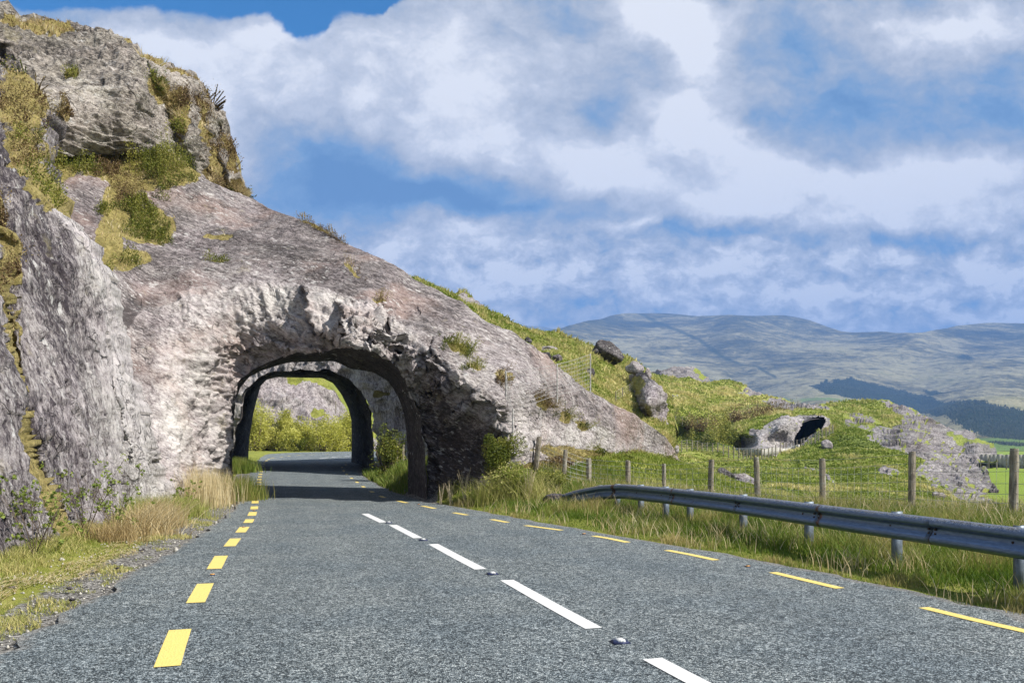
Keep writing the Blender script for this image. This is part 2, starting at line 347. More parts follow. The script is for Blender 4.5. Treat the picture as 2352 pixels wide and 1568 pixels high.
def wood():
    s = NT('weathered_post_wood'); P = s.P(); n = s.noise(s.map(P, (1,1,.08)), 45, 6, .7); b = s.noise(P, 5, 5, .7)
    c = s.ramp(n, [(.3,(.09,.075,.055)),(.5,(.27,.235,.18)),(.7,(.46,.42,.35))])
    c = s.mix(s.math('MULTIPLY', s.ss(b, .52, .66), .6), c, (.42,.42,.36)); c = s.mix(s.math('MULTIPLY', s.ss(b, .42, .34), .6), c, (.08,.065,.05))
    return s.out(c, .85, s.bump(n, .8, .012), .2)
M['wood'] = wood()
M['wire'] = plain('fence_wire', (.45,.46,.46), .5, .4, .3, 30)
M['iron'] = plain('galvanised_tube', (.48,.46,.44), .5, .1, .35, 12)
M['grass'] = leaf_mat('grass_blades', (.08,.13,.012), (.26,.33,.045), (.68,.60,.26), .4)
M['verge'] = leaf_mat('verge_blades', (.045,.095,.008), (.16,.25,.025), (.46,.38,.15), .4)
M['straw'] = leaf_mat('dry_grass', (.30,.21,.09), (.60,.47,.24), (.85,.76,.50), .4)
M['gorse'] = leaf_mat('gorse_leaves', (.035,.05,.008), (.12,.155,.015), (.42,.40,.09), .3)
M['heath'] = leaf_mat('heather_leaves', (.05,.028,.018), (.17,.105,.05), (.42,.34,.14), .2)
M['willow'] = leaf_mat('willow_leaves', (.24,.22,.03), (.55,.56,.09), (.85,.80,.28), .45)
M['brier'] = leaf_mat('bramble_leaves', (.08,.12,.02), (.22,.30,.05), (.42,.46,.12), .4)
M['conifer'] = leaf_mat('conifer_needles', (.014,.024,.014), (.028,.044,.022), (.05,.07,.03), .1, .01)
M['stem'] = plain('twig_bark', (.11,.08,.055), .8, 0, .4, 20)
M['reed'] = plain('dry_stalk', (.55,.46,.30), .8, 0, .3, 20)
M['stone'] = plain('pale_road_wall', (.45,.43,.38), .9, 0, .2, 1)
M['stud_body'] = plain('stud_casting', (.03,.04,.10), .45, .3, .4, 40)
M['stud_white'] = plain('stud_white_rubber', (.68,.68,.66), .5, 0, .2, 60)
M['stud_amber'] = plain('stud_amber', (.75,.36,.05), .35, 0, .2, 60)
M['lens'] = plain('stud_lens', (.75,.78,.8), .1, 0, .1, 60, spec=.8)
# ------------------------------------------------------------------ road geometry (plan)
def road_z(Y): return .65*sstep(30, 100, Y)
def row_to_Y(v):                                # distance at which the road surface sits on picture row v
    Y = H*F/np.maximum(np.asarray(v, float)-VY, 1.)
    for _ in range(60): Y = .5*Y+.5*np.clip((H-road_z(Y))*F/np.maximum(np.asarray(v, float)-VY, 1.), 1, 400)
    return Y
def G(u, v, dz=0):                              # picture point on the road surface
    Y = row_to_Y(v); p = W(u, v, Y); p[...,2] = road_z(Y)+dz; return p
RL = [(2200,-1085),(1700,-300),(1560,-95),(1490,30),(1400,170),(1310,318),(1230,462),(1170,540),(1140,552),(1100,566),(1085,573),(1070,583),(1060,592),(1052,598),(1046,606),(1042,618),(1038.5,680),(1037,760),(1036,830)]
RR = [(2200,4700),(1700,3100),(1560,2760),(1415,2352),(1340,2010),(1280,1710),(1240,1470),(1200,1240),(1165,1055),(1150,965),(1130,900),(1100,842),(1085,822),(1070,832),(1060,850),(1052,900),(1046,960),(1042,1010),(1038.5,1050),(1037,1080),(1036,1100)]
vl, vr = curve(RL), curve(RR)
vs = np.r_[2200,1900, 1036+(1750-1036)*np.linspace(1, 0, 150)**2.2]
EL, ER = G(vl(vs), vs), G(vr(vs), vs)
EL = np.concatenate([[[EL[0,0]+4.2, -12, 0]], EL]); ER = np.concatenate([[[ER[0,0]+4.6, -12, 0]], ER])
RP = np.concatenate([EL, ER[::-1]])[:, :2]      # road outline in plan
def road_dist(x, y):                            # signed distance to the asphalt edge, negative on the road
    m = (y < 60) ; d = np.full(np.shape(x), 50.)
    L = [tuple(p) for p in EL[::5,:2]]+[tuple(EL[-1,:2])]; R = [tuple(p) for p in ER[::5,:2]]+[tuple(ER[-1,:2])]
    d = np.minimum(polydist(x, y, L)[0], polydist(x, y, R)[0])
    return np.where(inpoly(x, y, L+R[::-1]), -d, d)
nr = len(EL); T = np.linspace(0, 1, 25)
RG = EL[:,None]*(1-T)[None,:,None]+ER[:,None]*T[None,:,None]
wob = fbm(RG[:, [0,-1]]*np.array([1.6,1.6,0]), 4, 3)*.16
RG[:,0,0] -= wob[:,0]+.02; RG[:,-1,0] += wob[:,1]+.02
RG[...,2] += .004
ecol = np.zeros((nr, 25, 3)); ecol[:,0,0] = .7; ecol[:,-1,0] = .8; ecol[:,1,0] = .2; ecol[:,-2,0] = .3
for c_ in (.22,.40,.60,.78): ecol[...,1] += np.exp(-((T-c_)/.045)**2)[None]
mesh('road', RG.reshape(-1,3), grid_faces(nr, 25), M['asphalt'], None, ecol.reshape(-1,3), True, kind='structure')

# ------------------------------------------------------------------ ground sheet
GC = [(-4.5,-20,0),(0,-20,0),(8,-20,0),(30,-20,-.5),(-30,-20,1),
      (-4,3,.0),(0,5,0),(6,3,0),(9,5,.05),(14,5,0),(-5.5,8,.03),(-6.6,10,.10),(-7.2,12.5,.10),(-7.5,15,.10),(-8.2,19.5,.10),(-8.2,23.5,.08),
      (0,12,0),(-4,18,0),(-6,25,0),(-8,40,0),(5.2,8,0.02),(4.5,10.3,.02),(3.8,13,.02),(2.9,16,.04),(1.3,19,.12),(-.6,20.5,.08),(.2,22,.35),
      (8.6,12,.2),(8.2,13.5,.2),(7.5,15.5,.16),(6.5,17.5,.05),(5.8,19.5,.0),(5.06,21,.05),(4.04,22,.1),(3.15,22.5,.15),(2.13,23,.3),(1.46,22.5,.4),(.77,23,.6),(-.3,23,.7),
      (.5,25,1.0),(2,27.5,1.15),(4,30,1.2),(5.5,33,1.0),(7,35,.5),(9,30,-.2),(8.5,24,-.25),(11,20,-.3),(13,30,-1.0),(12,40,-1.2),(18,30,-1.7),(25,40,-2.1),(20,15,-.6),
      (20,60,-1.9),(35,60,-2.3),(35,85,-2.6),(60,100,-2.7),(60,60,-2.5),(90,180,-2.8),(150,300,-4),(60,20,-2),(-20,60,.5),(-30,100,.7),(-20,110,.8),(0,60,0),(0,110,.3),(-60,150,1),(-20,30,0),(-30,10,2)]
gev = rbf([(a,b) for a,b,_ in GC], [c for *_,c in GC], 2.5, 20.)
def gz(x, y):
    x = np.asarray(x, float); y = np.asarray(y, float)
    far = sstep(150, 420, np.hypot(x, y)); z = gev(x, y)*(1-far)-4*far
    P = np.stack([x, y, 0*x], -1); z = z+.05*fbm(P*.7, 3, 5)*(1-far)+.5*far*fbm(P*.01, 3, 6)
    rd = road_dist(x, y); k = sstep(.05, 1.1, rd)*(y < 130)+(y >= 130)
    base = road_z(y)-.035-.12*sstep(-.5, -1.5, rd)
    return base*(1-k)+z*k
def radii():
    r = [0]; s = .2
    while r[-1] < 14000: r.append(r[-1]+max(.12, r[-1]*.0125 if r[-1] < 60 else r[-1]*.05))
    return np.array(r)
R_ = radii(); az = np.r_[np.linspace(-38, 40, 560), np.linspace(42, 318, 56)]; az = np.radians(np.r_[az, 322])
X = R_[:,None]*np.sin(az)[None]; Y = R_[:,None]*np.cos(az)[None]; Z = gz(X, Y)
gp = np.stack([X, Y, Z], -1); rd = road_dist(X, Y)
gc = np.zeros(gp.shape); left = X < -2.0
gc[...,0] = np.where(left, .8*sstep(.9, .2, rd)+.2, .9*sstep(.35, .02, rd)); gc[...,0] *= (Y < 60)
gc[...,1] = .5+.05*left*(Y < 40); gc[...,2] = sstep(45, 70, Y)*(X > 15)
n = len(az); I = np.arange(len(R_)*n).reshape(-1, n); J = np.roll(I, -1, 1)
mesh('ground', gp.reshape(-1,3), np.stack([I[:-1], J[:-1], J[1:], I[1:]], -1).reshape(-1,4), M['ground'], None, gc.reshape(-1,3), True, kind='structure')

# ------------------------------------------------------------------ painted lines
def dash(line, half, v0, v1, name, mat, n=10, zoff=.009):
    vv = np.linspace(v0, v1, n); c = G(line(vv), vv); t = np.gradient(c, axis=0); t /= np.linalg.norm(t[:,:2], axis=1)[:,None]
    q = np.stack([t[:,1], -t[:,0], 0*t[:,0]], -1)*half
    j = fbm(c*np.array([7,7,0]), 2, 9)[:,None]*.018
    A, B = c-q*(1+j), c+q*(1+j); P = np.stack([A, B], 1); P[...,2] += zoff
    return P
yl = curve([(1490,398),(1532,384),(1447,414),(1385,449),(1341,472),(1310,490),(1276,509),(1255,527),(1246,534),(1217,557),(1197,572),(1180,580),(1168,584),(1140,588),(1115,593),(1090,598),(1070,603),(1060,608),(1052,622),(1047,665),(1044.5,700),(1042,760),(1041,800),(1700,318)])
wl = curve([(1700,1880),(1568,1600),(1515,1500),(1443,1362),(1390,1265),(1333,1164),(1308,1104),(1280,1050),(1250,995),(1236,960),(1206,902),(1200,880),(1180,838)])
yr = curve([(1560,2820),(1450,2352),(1425,2240),(1398,2130),(1352,1930),(1333,1850),(1315,1775),(1288,1650),(1275,1590),(1264,1532),(1246,1442),(1237,1400),(1230,1357),(1218,1290),(1212,1245),(1205,1192),(1195,1140),(1178,1045),(1165,985),(1153,925),(1142,880),(1130,855),(1115,830),(1103,815),(1093,800),(1082,790),(1072,785),(1062,805)])
def lines(name, line, half, rows, mat):
    V, Fc = [], []
    for a, b in rows:
        P = dash(line, half, a, b, name, mat); k = sum(len(x) for x in V); V.append(P.reshape(-1,3)); Fc.append(grid_faces(len(P), 2)+k)
    mesh(name, np.concatenate(V), np.concatenate(Fc), mat, None, None, True, kind='structure')
lines('left_edge_line', yl, .085, [(1720,1600),(1532,1447),(1385,1341),(1307,1277),(1255,1237),(1223,1210.5),(1201,1192.5),(1184.5,1176),(1169.5,1163),(1156,1150),(1144.5,1139),(1134,1129.5),(1125,1121),(1117,1113.5),(1109.5,1106),(1102.5,1099.5),(1096,1093.5),(1090,1088),(1084,1082),(1078,1076),(1072,1070.5),(1067,1065.5),(1062.5,1061),(1058.5,1057),(1055,1054),(1052,1051),(1049.5,1048.7),(1047.5,1046.8),(1045.8,1045.2),(1044,1043.5),(1042.6,1042.2)], M['yellow_paint'])
lines('centre_line', wl, .075, [(1640,1514),(1444,1333),(1308,1250),(1236,1206),(1200,1180)], M['white_paint'])
lines('right_edge_line', yr, .06, [(1470,1396),(1352,1315),(1287,1264),(1246,1231),(1218,1207),(1200,1193),(1183,1177.5),(1168,1162),(1155,1150),(1143,1139),(1131,1128),(1119,1116.5),(1108.5,1106),(1099,1097),(1090,1088),(1082,1080),(1074,1072.5),(1068,1066.5)], M['yellow_paint'])
cl2 = curve([(1053,735),(1049,770),(1045.5,820),(1044,860)])
lines('far_centre_line', cl2, .08, [(1053,1050.8),(1050,1048.2),(1047.5,1046.3),(1045.8,1045)], M['white_paint'])

# ------------------------------------------------------------------ rock faces
def soft(u, v, L, wp=9.):
    r = np.zeros(np.shape(u)); q_ = np.stack([u/30, v/24, 0*u], -1); n1 = fbm(q_, 4, 61); n2 = fbm(q_+9, 4, 62); wq = min(wp, .45*min(e[3] for e in L)+3) if L else 0; u = u+n1*wq*1.4; v = v+n2*wq*1.2
    for cx, cy, rx, ry, a, w in L:
        ca, sa = math.cos(math.radians(a)), math.sin(math.radians(a)); dx, dy = u-cx, v-cy
        q = ((dx*ca+dy*sa)/rx)**2+((-dx*sa+dy*ca)/ry)**2; r = np.maximum(r, w*sstep(1.25, .55, np.sqrt(q)))
    return r
def msk(r, g=.0, dry=.5, tone=.5):
    c = np.zeros((r.na, r.nb, 3)); c[...,0] = g; c[...,1] = dry; c[...,2] = tone; return c
def bandm(u, v, line, w): return sstep(w, w*.3, polydist(u, v, line)[0])
# arch slab -------------------------------------------------------------------
RING1 = [(526,1190),(536,1110),(536,1023),(541,894),(558,866),(581,847),(597,843),(616,835),(643,827),(671,812),(700,808),(741,804),(780,799),(819,800),(850,804),(878,812),(905,831),(933,866),(952,925),(965,965),(973,1003),(979,1060),(982,1136),(985,1190)]
RING1 = ragged(RING1, 96, 6., 3)
top1 = curve([(120,345),(220,343),(300,338),(370,348),(415,360),(440,392),(480,418),(585,456),(650,485),(720,515),(800,556),(870,590),(960,640),(1020,681),(1060,699),(1100,731),(1150,760),(1169,766),(1239,810),(1270,826),(1352,892),(1403,924),(1466,955),(1505,982),(1532,1006),(1550,1041),(1580,1105)])
bot1 = curve([(120,1200),(400,1210),(1090,1195),(1115,1170),(1150,1110),(1200,1075),(1330,1085),(1450,1090),(1580,1115)])
ctrl1 = [(300,1040,18.5),(400,1165,19.6),(230,640,21.5),(260,800,20.5),(300,900,19.6),(120,700,20.5),(120,1100,17.5),
  (450,1100,21),(450,900,22.0),(520,1140,23.2),(535,1000,23.4),(535,900,23.5),(420,760,22.2),(560,760,23.6),
  (320,660,23.6),(440,650,23.9),(560,648,24.2),(700,655,24.0),(860,692,23.2),(700,790,23.0),(620,800,23.7),(820,796,22.5),(780,720,23.1),
  (300,520,27),(150,420,27.5),(150,350,29),(300,345,30.5),(415,365,31),(450,430,30.5),(585,455,31.5),(450,550,27.5),(650,560,27.2),(650,485,30),(800,556,27.5),(800,620,25),(960,640,26),(920,700,24),(1020,681,25.6),(1100,731,25.1),(1176,770,25.2),(1250,815,26),(1352,892,28),(1466,955,31),(1532,1006,34),(1550,1041,35),(1580,1105,33),
  (880,740,22.8),(940,795,22.0),(1030,850,21.4),(1100,890,21.1),(1160,935,20.9),(1175,1000,21.5),(1120,800,23.4),(1250,900,24.0),(1210,960,22.6),(1200,1060,22.6),(1350,1045,27),(1446,1035,30.5),(1300,960,25.8),(1400,1000,28.5),
  (985,900,22.5),(1000,1000,22.7),(1010,1140,22.5),(1060,980,22.3),(1060,1100,22.0),(1110,1030,21.6),(1110,1150,21.4),(920,820,22.3)]
CR = [([(696,652),(702,685),(708,715),(718,753),(744,764),(772,772),(800,796)], .75, 90, -1), ([(774,692),(781,711),(787,753),(800,790)], .85, 65, -1),
      ([(828,728),(818,745),(806,764)], .16, 30, -1), ([(822,752),(842,776),(864,800)], .22, 30, 1), ([(897,742),(888,762),(866,780)], .6, 50, -1),
      ([(650,745),(668,762),(700,768),(740,782)], .16, 30, 1), ([(590,788),(612,779),(640,787),(671,798),(753,806)], .35, 26, 1), ([(960,672),(957,700),(962,715)], .1, 16, -1),([(622,735),(640,741),(652,739)],.1,18,1),
      ([(930,790),(925,812),(905,822)], .3, 40, -1), ([(985,815),(975,840),(950,852)], .3, 40, -1), ([(1040,850),(1030,880),(1005,895)], .35, 40, -1), ([(1100,885),(1090,915),(1060,935)], .35, 40, -1)]
RIM = [(850,725),(880,728),(905,748),(960,800),(1020,835),(1060,878),(1110,892),(1165,935),(1178,985),(1150,1010)]
def dm1(u, v):
    r = np.zeros(u.shape)
    uu = u+6*perlin(np.stack([u/22, v/22, 0*u], -1), 2); vv = v+6*perlin(np.stack([u/22, v/22, 0*u+5], -1), 3)
    for line, amp, w, sd in CR:
        d, _, _, s = polydist(uu, vv, line); st = abs(line[-1][1]-line[0][1]) > 1.2*abs(line[-1][0]-line[0][0]); tp = sstep(min(line[0][1], line[-1][1])-3, min(line[0][1], line[-1][1])+14, vv) if st else 1
        r -= amp*tp*np.exp(-d/w)*sstep(-1.2, 1.2, s*sd*np.minimum(d, 3))*sstep(w*2.4, w*1.2, d)
    # upper edge of the cut face: the slab starts behind a small lip
    lip = np.interp(u, [250,330,440,560,700,860,900], [900,700,655,650,655,690,725])
    r += .22*sstep(3, -3, v-lip)*sstep(40, 0, lip-v)*(u > 330)*(u < 880)
    return r
def dp1(P, u, v):
    d, _, _, s = polydist(u, v, RIM); below = (s > 0)
    rim = np.exp(-d/55.)*np.where(s > 0, 1, .25)
    lip = np.interp(u, [250,330,440,560,700,860,900,1180], [900,700,655,650,655,690,725,960])
    cut = sstep(-6, 10, v-lip)*sstep(1185, 1165, u)
    Q = P*np.array([1,1,1.])
    big = .22*fbm(P*.35, 3, 11); sm = .035*fbm(P*3.2, 4, 12)+.02*ridged(P*np.array([1.2,1.2,4.]), 3, 13)
    q = P@np.array([[.9,.3,.3],[-.3,.95,.1],[.5,-.2,.85]]); c1, c2, rv = cells(q*np.array([2.1,2.1,1.0]), 4)
    facet = (rv-.5)*.24*sstep(.02, .12, c2-c1); c1b, c2b, rvb = cells(q*np.array([5,5,2.2]), 8)
    facet2 = (rvb-.5)*.10
    zz = P[...,2]*1.9+P[...,0]*.42+.7*fbm(P*.55, 3, 17); saw = zz-np.floor(zz); zz2 = P[...,2]*5.1+P[...,0]*1.3+.9*fbm(P*.9, 3, 18); saw2 = zz2-np.floor(zz2)
    led = sstep(-.25, .2, fbm(P*.5, 2, 20))*.17*(saw-.5)+.05*(saw2-.5)
    arch = sstep(130, 30, polydist(u, v, RING1)[0])
    slab = -.13*sstep(.10, .02, c2-c1)*sstep(.1, .4, fbm(P*.3, 2, 55))*(1-cut)
    ed = sstep(0, 14, polydist(u, v, RING1)[0])
    return big+sm+cut*(.09*(ridged(P*1.1, 4, 15)-.25)+led*(.35+.9*arch)+facet*(.3+.8*arch)+facet2*(.6+1.1*arch)+.05*ridged(q*np.array([3.5,3.5,1.6]), 3, 19))*(.35+.65*ed)+rim*(.34*ridged(q*np.array([2.2,2.2,.9]), 4, 16)+.32*(rv-.5)+.2*(rvb-.5))
slab = Relief('col', 120, 1580, bot1, top1, 560, 300, ctrl1, dp1, 35, dm1, hole=RING1)
lipS = np.interp(slab.U, [200,330,440,560,700,860,1180,1600], [900,700,655,650,655,690,960,1000])
SP1 = lambda L: [(a, b, c*(.62 if a > 480 and c <= 80 else 1), d*(.62 if a > 480 and c <= 80 else 1), e, f) for a, b, c, d, e, f in L]
g1 = soft(slab.U, slab.V, SP1([(310,388,150,50,5,.85),(400,390,70,50,0,1),(280,480,50,80,0,1),(250,560,35,70,0,1),(340,520,70,50,0,.95),(300,600,50,22,0,.9),(500,540,75,12,8,.8),(505,602,40,9,5,.9),(730,520,80,9,27,1),(808,625,45,10,35,.8),(870,690,30,9,0,.8),
      (1050,795,48,22,10,1),(1090,835,35,12,15,.85),(1160,860,45,25,25,.9),(1245,925,45,22,35,1),(1295,958,28,16,40,1),(1330,980,25,16,30,1),(1345,1048,150,18,8,.8),(1240,1078,90,22,0,.85),(1450,1060,60,22,25,.9),(100,370,90,60,0,1),(200,600,30,60,0,.8)]))
tone1 = .5+.17*sstep(-4, 14, slab.V-lipS)*sstep(1060, 900, slab.U)-.17*(slab.V < lipS)*sstep(1150, 900, slab.U)-.05*(slab.V < lipS)-soft(slab.U, slab.V, [(330,740,70,60,20,.30),(340,860,50,60,0,.22),(650,600,200,30,25,.10),(180,480,60,50,20,.0)])-soft(slab.U, slab.V, [(1400,960,120,30,35,.14),(800,640,160,30,30,.08)])-soft(slab.U, slab.V, [(1060,1070,95,130,0,.62),(1005,1020,45,170,0,.5)])+soft(slab.U, slab.V, [(400,900,35,180,-5,.22),(700,730,200,60,0,.08)])  # the two strongest dark ellipses paint shade onto the right pillar
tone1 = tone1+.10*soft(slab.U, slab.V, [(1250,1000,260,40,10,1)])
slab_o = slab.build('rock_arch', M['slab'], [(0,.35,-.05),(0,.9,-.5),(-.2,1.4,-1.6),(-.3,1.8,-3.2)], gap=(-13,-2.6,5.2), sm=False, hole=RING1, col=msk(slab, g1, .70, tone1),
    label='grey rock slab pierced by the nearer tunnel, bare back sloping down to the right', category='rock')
def loft(name, A, YA, B, YB, mat, parent, n=90, m=16, amp=.12, seed=31, push=.10):
    """tunnel lining between a front ring and a back ring, each a picture outline with its own distances"""
    a = resample(np.c_[np.array(A, float), YA], n); b = resample(np.c_[np.array(B, float), YB], n)
    PA, PB = W(a[:,0], a[:,1], a[:,2]), W(b[:,0], b[:,1], b[:,2]); t = np.linspace(0, 1, m)[:,None,None]
    P = PA[None]*(1-t)+PB[None]*t; c = P.mean(1, keepdims=True); d = P-c; d[...,1] = 0; d /= np.linalg.norm(d, axis=-1)[...,None]+1e-9
    edge = np.sin(np.pi*np.clip(t, 0, 1))**.5
    P = P+d*(amp*edge[...,0]*(fbm(P*.9, 4, seed)+.4*ridged(P*2.3, 3, seed+2)))[...,None]+d*push*edge
    P = np.concatenate([(P[:1]+d[:1]*.02-np.array([0,.12,0])), P], 0)
    return mesh(name, P.reshape(-1,3), grid_faces(P.shape[0], n), mat, parent, np.tile((0,.5,.5), (P.shape[0]*n,1)), True)
pr, _ = slab.at([p[0] for p in RING1], [p[1] for p in RING1]); ya = np.interp(np.arange(len(RING1))*23/95., [0,7,11,13,17,23], [23.5,23.6,23.5,22.6,22.5,22.5])
_, bx, by, _ = polydist(slab.U, slab.V, RING1)
BACK1 = [(528,1190),(533,1100),(534,1000),(538,930),(552,890),(572,866),(598,852),(640,838),(665,832),(710,831),(765,829),(785,836),(804,847),(830,850),(858,855),(890,874),(905,894),(917,917),(928,950),(933,984),(937,1060),(937,1136),(937,1190)]
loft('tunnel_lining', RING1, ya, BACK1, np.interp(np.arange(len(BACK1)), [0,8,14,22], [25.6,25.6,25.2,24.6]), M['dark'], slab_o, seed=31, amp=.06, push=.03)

# second rock -----------------------------------------------------------------
RING2 = [(520,1130),(532,1060),(541,990),(558,945),(562,909),(581,882),(605,863),(632,853),(680,852),(718,853),(780,859),(804,868),(827,892),(839,925),(851,964),(858,1003),(861,1060),(862,1130)]
RING2 = ragged(RING2, 80, 4., 5)
top2 = curve([(420,745),(700,750),(900,770),(1010,900),(1120,960)]); bot2 = curve([(420,1140),(1120,1130)])
ctrl2 = [(540,1080,45),(862,1080,42),(940,1080,38.5),(1050,1050,37),(1010,900,38),(700,850,43.5),(540,860,45),(700,760,46),(950,800,40),(880,900,41),(450,900,44)]
def dp2(P, u, v):
    c1, c2, rv = cells(P*np.array([1.1,1.1,1.6]), 21)
    return .35*fbm(P*.3, 3, 22)+.12*ridged(P*1.1, 4, 23)+(rv-.5)*.3
rock2 = Relief('col', 420, 1120, bot2, top2, 330, 170, ctrl2, dp2, 35, hole=RING2)
g2m = soft(rock2.U, rock2.V, [(868,905,22,8,0,.7),(895,1040,45,40,0,.6)])
rock2_o = rock2.build('tunnelled_rock', M['wall'], [(0,2,-.2),(0,3.5,-1)], gap=(-30,-7,5.8), sm=False, hole=RING2, col=msk(rock2, g2m, .5, .5),
    label='grey rock with the farther road tunnel, seen through the nearer arch', category='rock')
BACK2 = [(560,1100),(570,1054),(573,1003),(583,945),(589,921),(599,886),(612,872),(636,866),(690,867),(741,868),(765,880),(784,905),(800,937),(807,964),(808,1003),(807,1054),(806,1100)]
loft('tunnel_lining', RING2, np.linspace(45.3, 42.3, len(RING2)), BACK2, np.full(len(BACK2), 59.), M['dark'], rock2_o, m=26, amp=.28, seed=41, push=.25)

# near cut wall ---------------------------------------------------------------
right3 = curve([(-250,-120),(60,-90),(120,-40),(150,0),(200,62),(260,98),(330,86),(380,90),(440,118),(470,128),(520,165),(545,190),(600,215),(640,240),(720,261),(760,268),(850,285),(920,305),(1010,330),(1080,362),(1165,397),(1230,430),(1300,460),(1480,520)])
left3 = curve([(-250,-420),(1480,-420)])
ctrl3 = [(0,1290,10.3),(-420,1450,6.3),(-420,900,7.0),(-420,200,9),(-420,-200,12),(130,1250,12.3),(280,1200,15.5),(397,1165,19.4),(0,1000,10.9),(0,700,12),(0,470,14),(0,250,20),(0,0,24),(98,260,24),(0,140,25),(-90,0,25),(86,340,22),(118,440,19),(190,560,17.2),(130,700,14.6),(130,1000,13),(240,650,17.3),(250,900,15.8),(300,1050,16.4),(280,860,17.3),(330,1010,17.8),(520,1480,22),(300,1400,14),(0,1450,10),(60,450,15),(-200,500,11.5),(-200,1100,8.6)]
FL = [([(0,560),(20,700),(45,860),(60,960),(85,1060),(120,1170),(150,1260)], .55, 140, 1), ([(110,470),(125,560),(150,640),(180,720)], .3, 60, 1), ([(200,640),(235,760),(265,900),(300,1040)], .25, 40, -1)]
def dm3(u, v):
    r = np.zeros(u.shape); vv = v; uu = u+7*perlin(np.stack([u/40, v/40, 0*u], -1), 5)
    for line, amp, w, sd in FL:
        d, _, _, s = polydist(uu, vv, line); r -= amp*np.exp(-d/w)*sstep(-2, 2, s*sd*np.minimum(d, 4))*sstep(w*2, w, d)
    d = polydist(uu, vv, FL[0][0])[0]; return r+.35*np.exp(-(d/7.)**2)
def dp3(P, u, v):
    Q = P*np.array([1.3,1.3,.45]); c1, c2, rv = cells(Q*1.3+7, 33)
    up = sstep(520, 380, v)
    return .28*fbm(Q*.5, 3, 30)+.07*ridged(Q*1.2, 4, 32)+.03*fbm(Q*6, 3, 34)+(rv-.5)*.10+up*.35*ridged(P*.7, 3, 37)+.05*ridged(P*2.2, 3, 36)+.10*((jx := P[...,1]*.9+P[...,0]*.3-P[...,2]*.22+.5*fbm(P*.4, 3, 38))-np.floor(jx)-.5)
wall = Relief('row', -250, 1480, left3, right3, 560, 260, ctrl3, dp3, 40, dm3, pw=.85)
lt = bandm(wall.U, wall.V, [(55,640),(90,800),(120,950),(200,1080),(260,1160)], 55)*.0
g3 = soft(wall.U, wall.V, [(45,230,70,110,10,.66),(40,360,60,90,0,.66),(90,440,45,60,-30,.8),(115,470,35,25,30,.8),(10,620,22,60,0,.8),(0,520,20,90,0,.75),(30,760,12,50,0,.6)])
g3 = np.maximum(g3, bandm(wall.U, wall.V, FL[0][0], 14)*.75)
edge3 = sstep(90, 20, np.abs(wall.U-right3(wall.V)))*(wall.V > 470)
wall_o = wall.build('cut_rock_wall', M['wall'], [(-.1,.8,0),(-.7,1.8,0),(-2.2,3.2,0)], sm=False, col=msk(wall, g3, .85, .50+.30*edge3-.17*(1-edge3)*sstep(330, 120, wall.U)-.03*(1-edge3)),
    label='steep grey blasted rock wall rising from the left verge in the foreground', category='rock')

# crag --------------------------------------------------------------------------
top4 = curve([(-420,-190),(-200,-70),(0,8),(50,35),(150,52),(210,65),(280,82),(300,95),(325,125),(400,155),(445,170),(465,195),(480,240),(506,262),(511,295),(525,325),(540,385),(556,425),(584,462)])
bot4 = curve([(-420,480),(0,430),(60,372),(105,361),(220,355),(300,350),(350,360),(415,374),(440,404),(480,430),(584,470)])
ctrl4 = [(-420,480,20),(-420,-190,27),(0,400,26.3),(0,200,28.3),(0,8,32),(100,365,28),(150,250,28.8),(150,52,34),(250,360,29.8),(250,200,30.2),(280,85,34),(330,300,30.2),(330,180,31),(400,400,32),(390,250,33),(400,155,35.5),(450,430,32.3),(450,300,33),(450,175,36),(500,400,33.5),(490,300,34.8),(506,262,36),(540,420,34.5),(560,430,35.5),(584,462,36)]
GU = [([(335,150),(350,200),(385,260),(400,310),(420,410)], 1.0, 15), ([(445,230),(455,270),(470,330),(478,400)], .9, 11), ([(495,290),(490,340),(505,400),(515,440)], .8, 12), ([(0,130),(30,200),(50,300),(60,380)], 1.2, 30)]
def dm4(u, v):
    r = np.zeros(u.shape); uu = u+9*perlin(np.stack([u/35, v/35, 0*u], -1), 6)
    for line, amp, w in GU: r += amp*np.exp(-(polydist(uu, v, line)[0]/w)**2)
    r += .7*sstep(195, 215, v)*sstep(-50, 30, u)*sstep(345, 300, u)*-1*sstep(400,330,v)*.5
    return r
def dp4(P, u, v):
    Q = P*np.array([1,1,1.3]); c1, c2, rv = cells(Q*.8, 43)
    fl = ridged(P*np.array([1.5,1.5,.35]), 3, 44); zb = P[...,2]*1.15+.6*fbm(P*.3, 3, 46); zb2 = P[...,2]*3.4+.7*fbm(P*.6, 3, 47); bed = .16*(zb-np.floor(zb)-.5)+.10*(zb2-np.floor(zb2)-.5)
    return .30*fbm(P*.2, 3, 40)+.16*fl*sstep(260, 150, v)+.09*ridged(Q*.9, 4, 41)+(rv-.5)*.12+bed*sstep(170, 240, v)
crag = Relief('col', -420, 584, bot4, top4, 460, 220, ctrl4, dp4, 35, dm4)
g4 = soft(crag.U, crag.V, [(30,240,45,60,10,.62),(85,240,35,30,20,.6),(40,340,45,60,0,.62),(150,270,14,20,0,.6),(90,62,110,13,6,1),(165,160,18,12,20,.8),(365,210,22,45,-25,1),(405,250,25,45,-10,1),(462,285,14,70,-8,.9),(495,400,24,60,-10,.8),(525,360,10,50,-15,.8),(420,290,18,25,0,.9),(412,360,7,60,-5,.8),(300,95,12,14,0,.9),(340,135,40,7,25,.9),(420,170,60,6,20,.85),(550,440,25,18,20,1),(540,430,30,20,0,.8)])
tone4 = .5+soft(crag.U, crag.V, [(220,270,190,75,5,.16),(380,340,60,70,0,.1)])-soft(crag.U, crag.V, [(120,130,200,70,5,.12)])
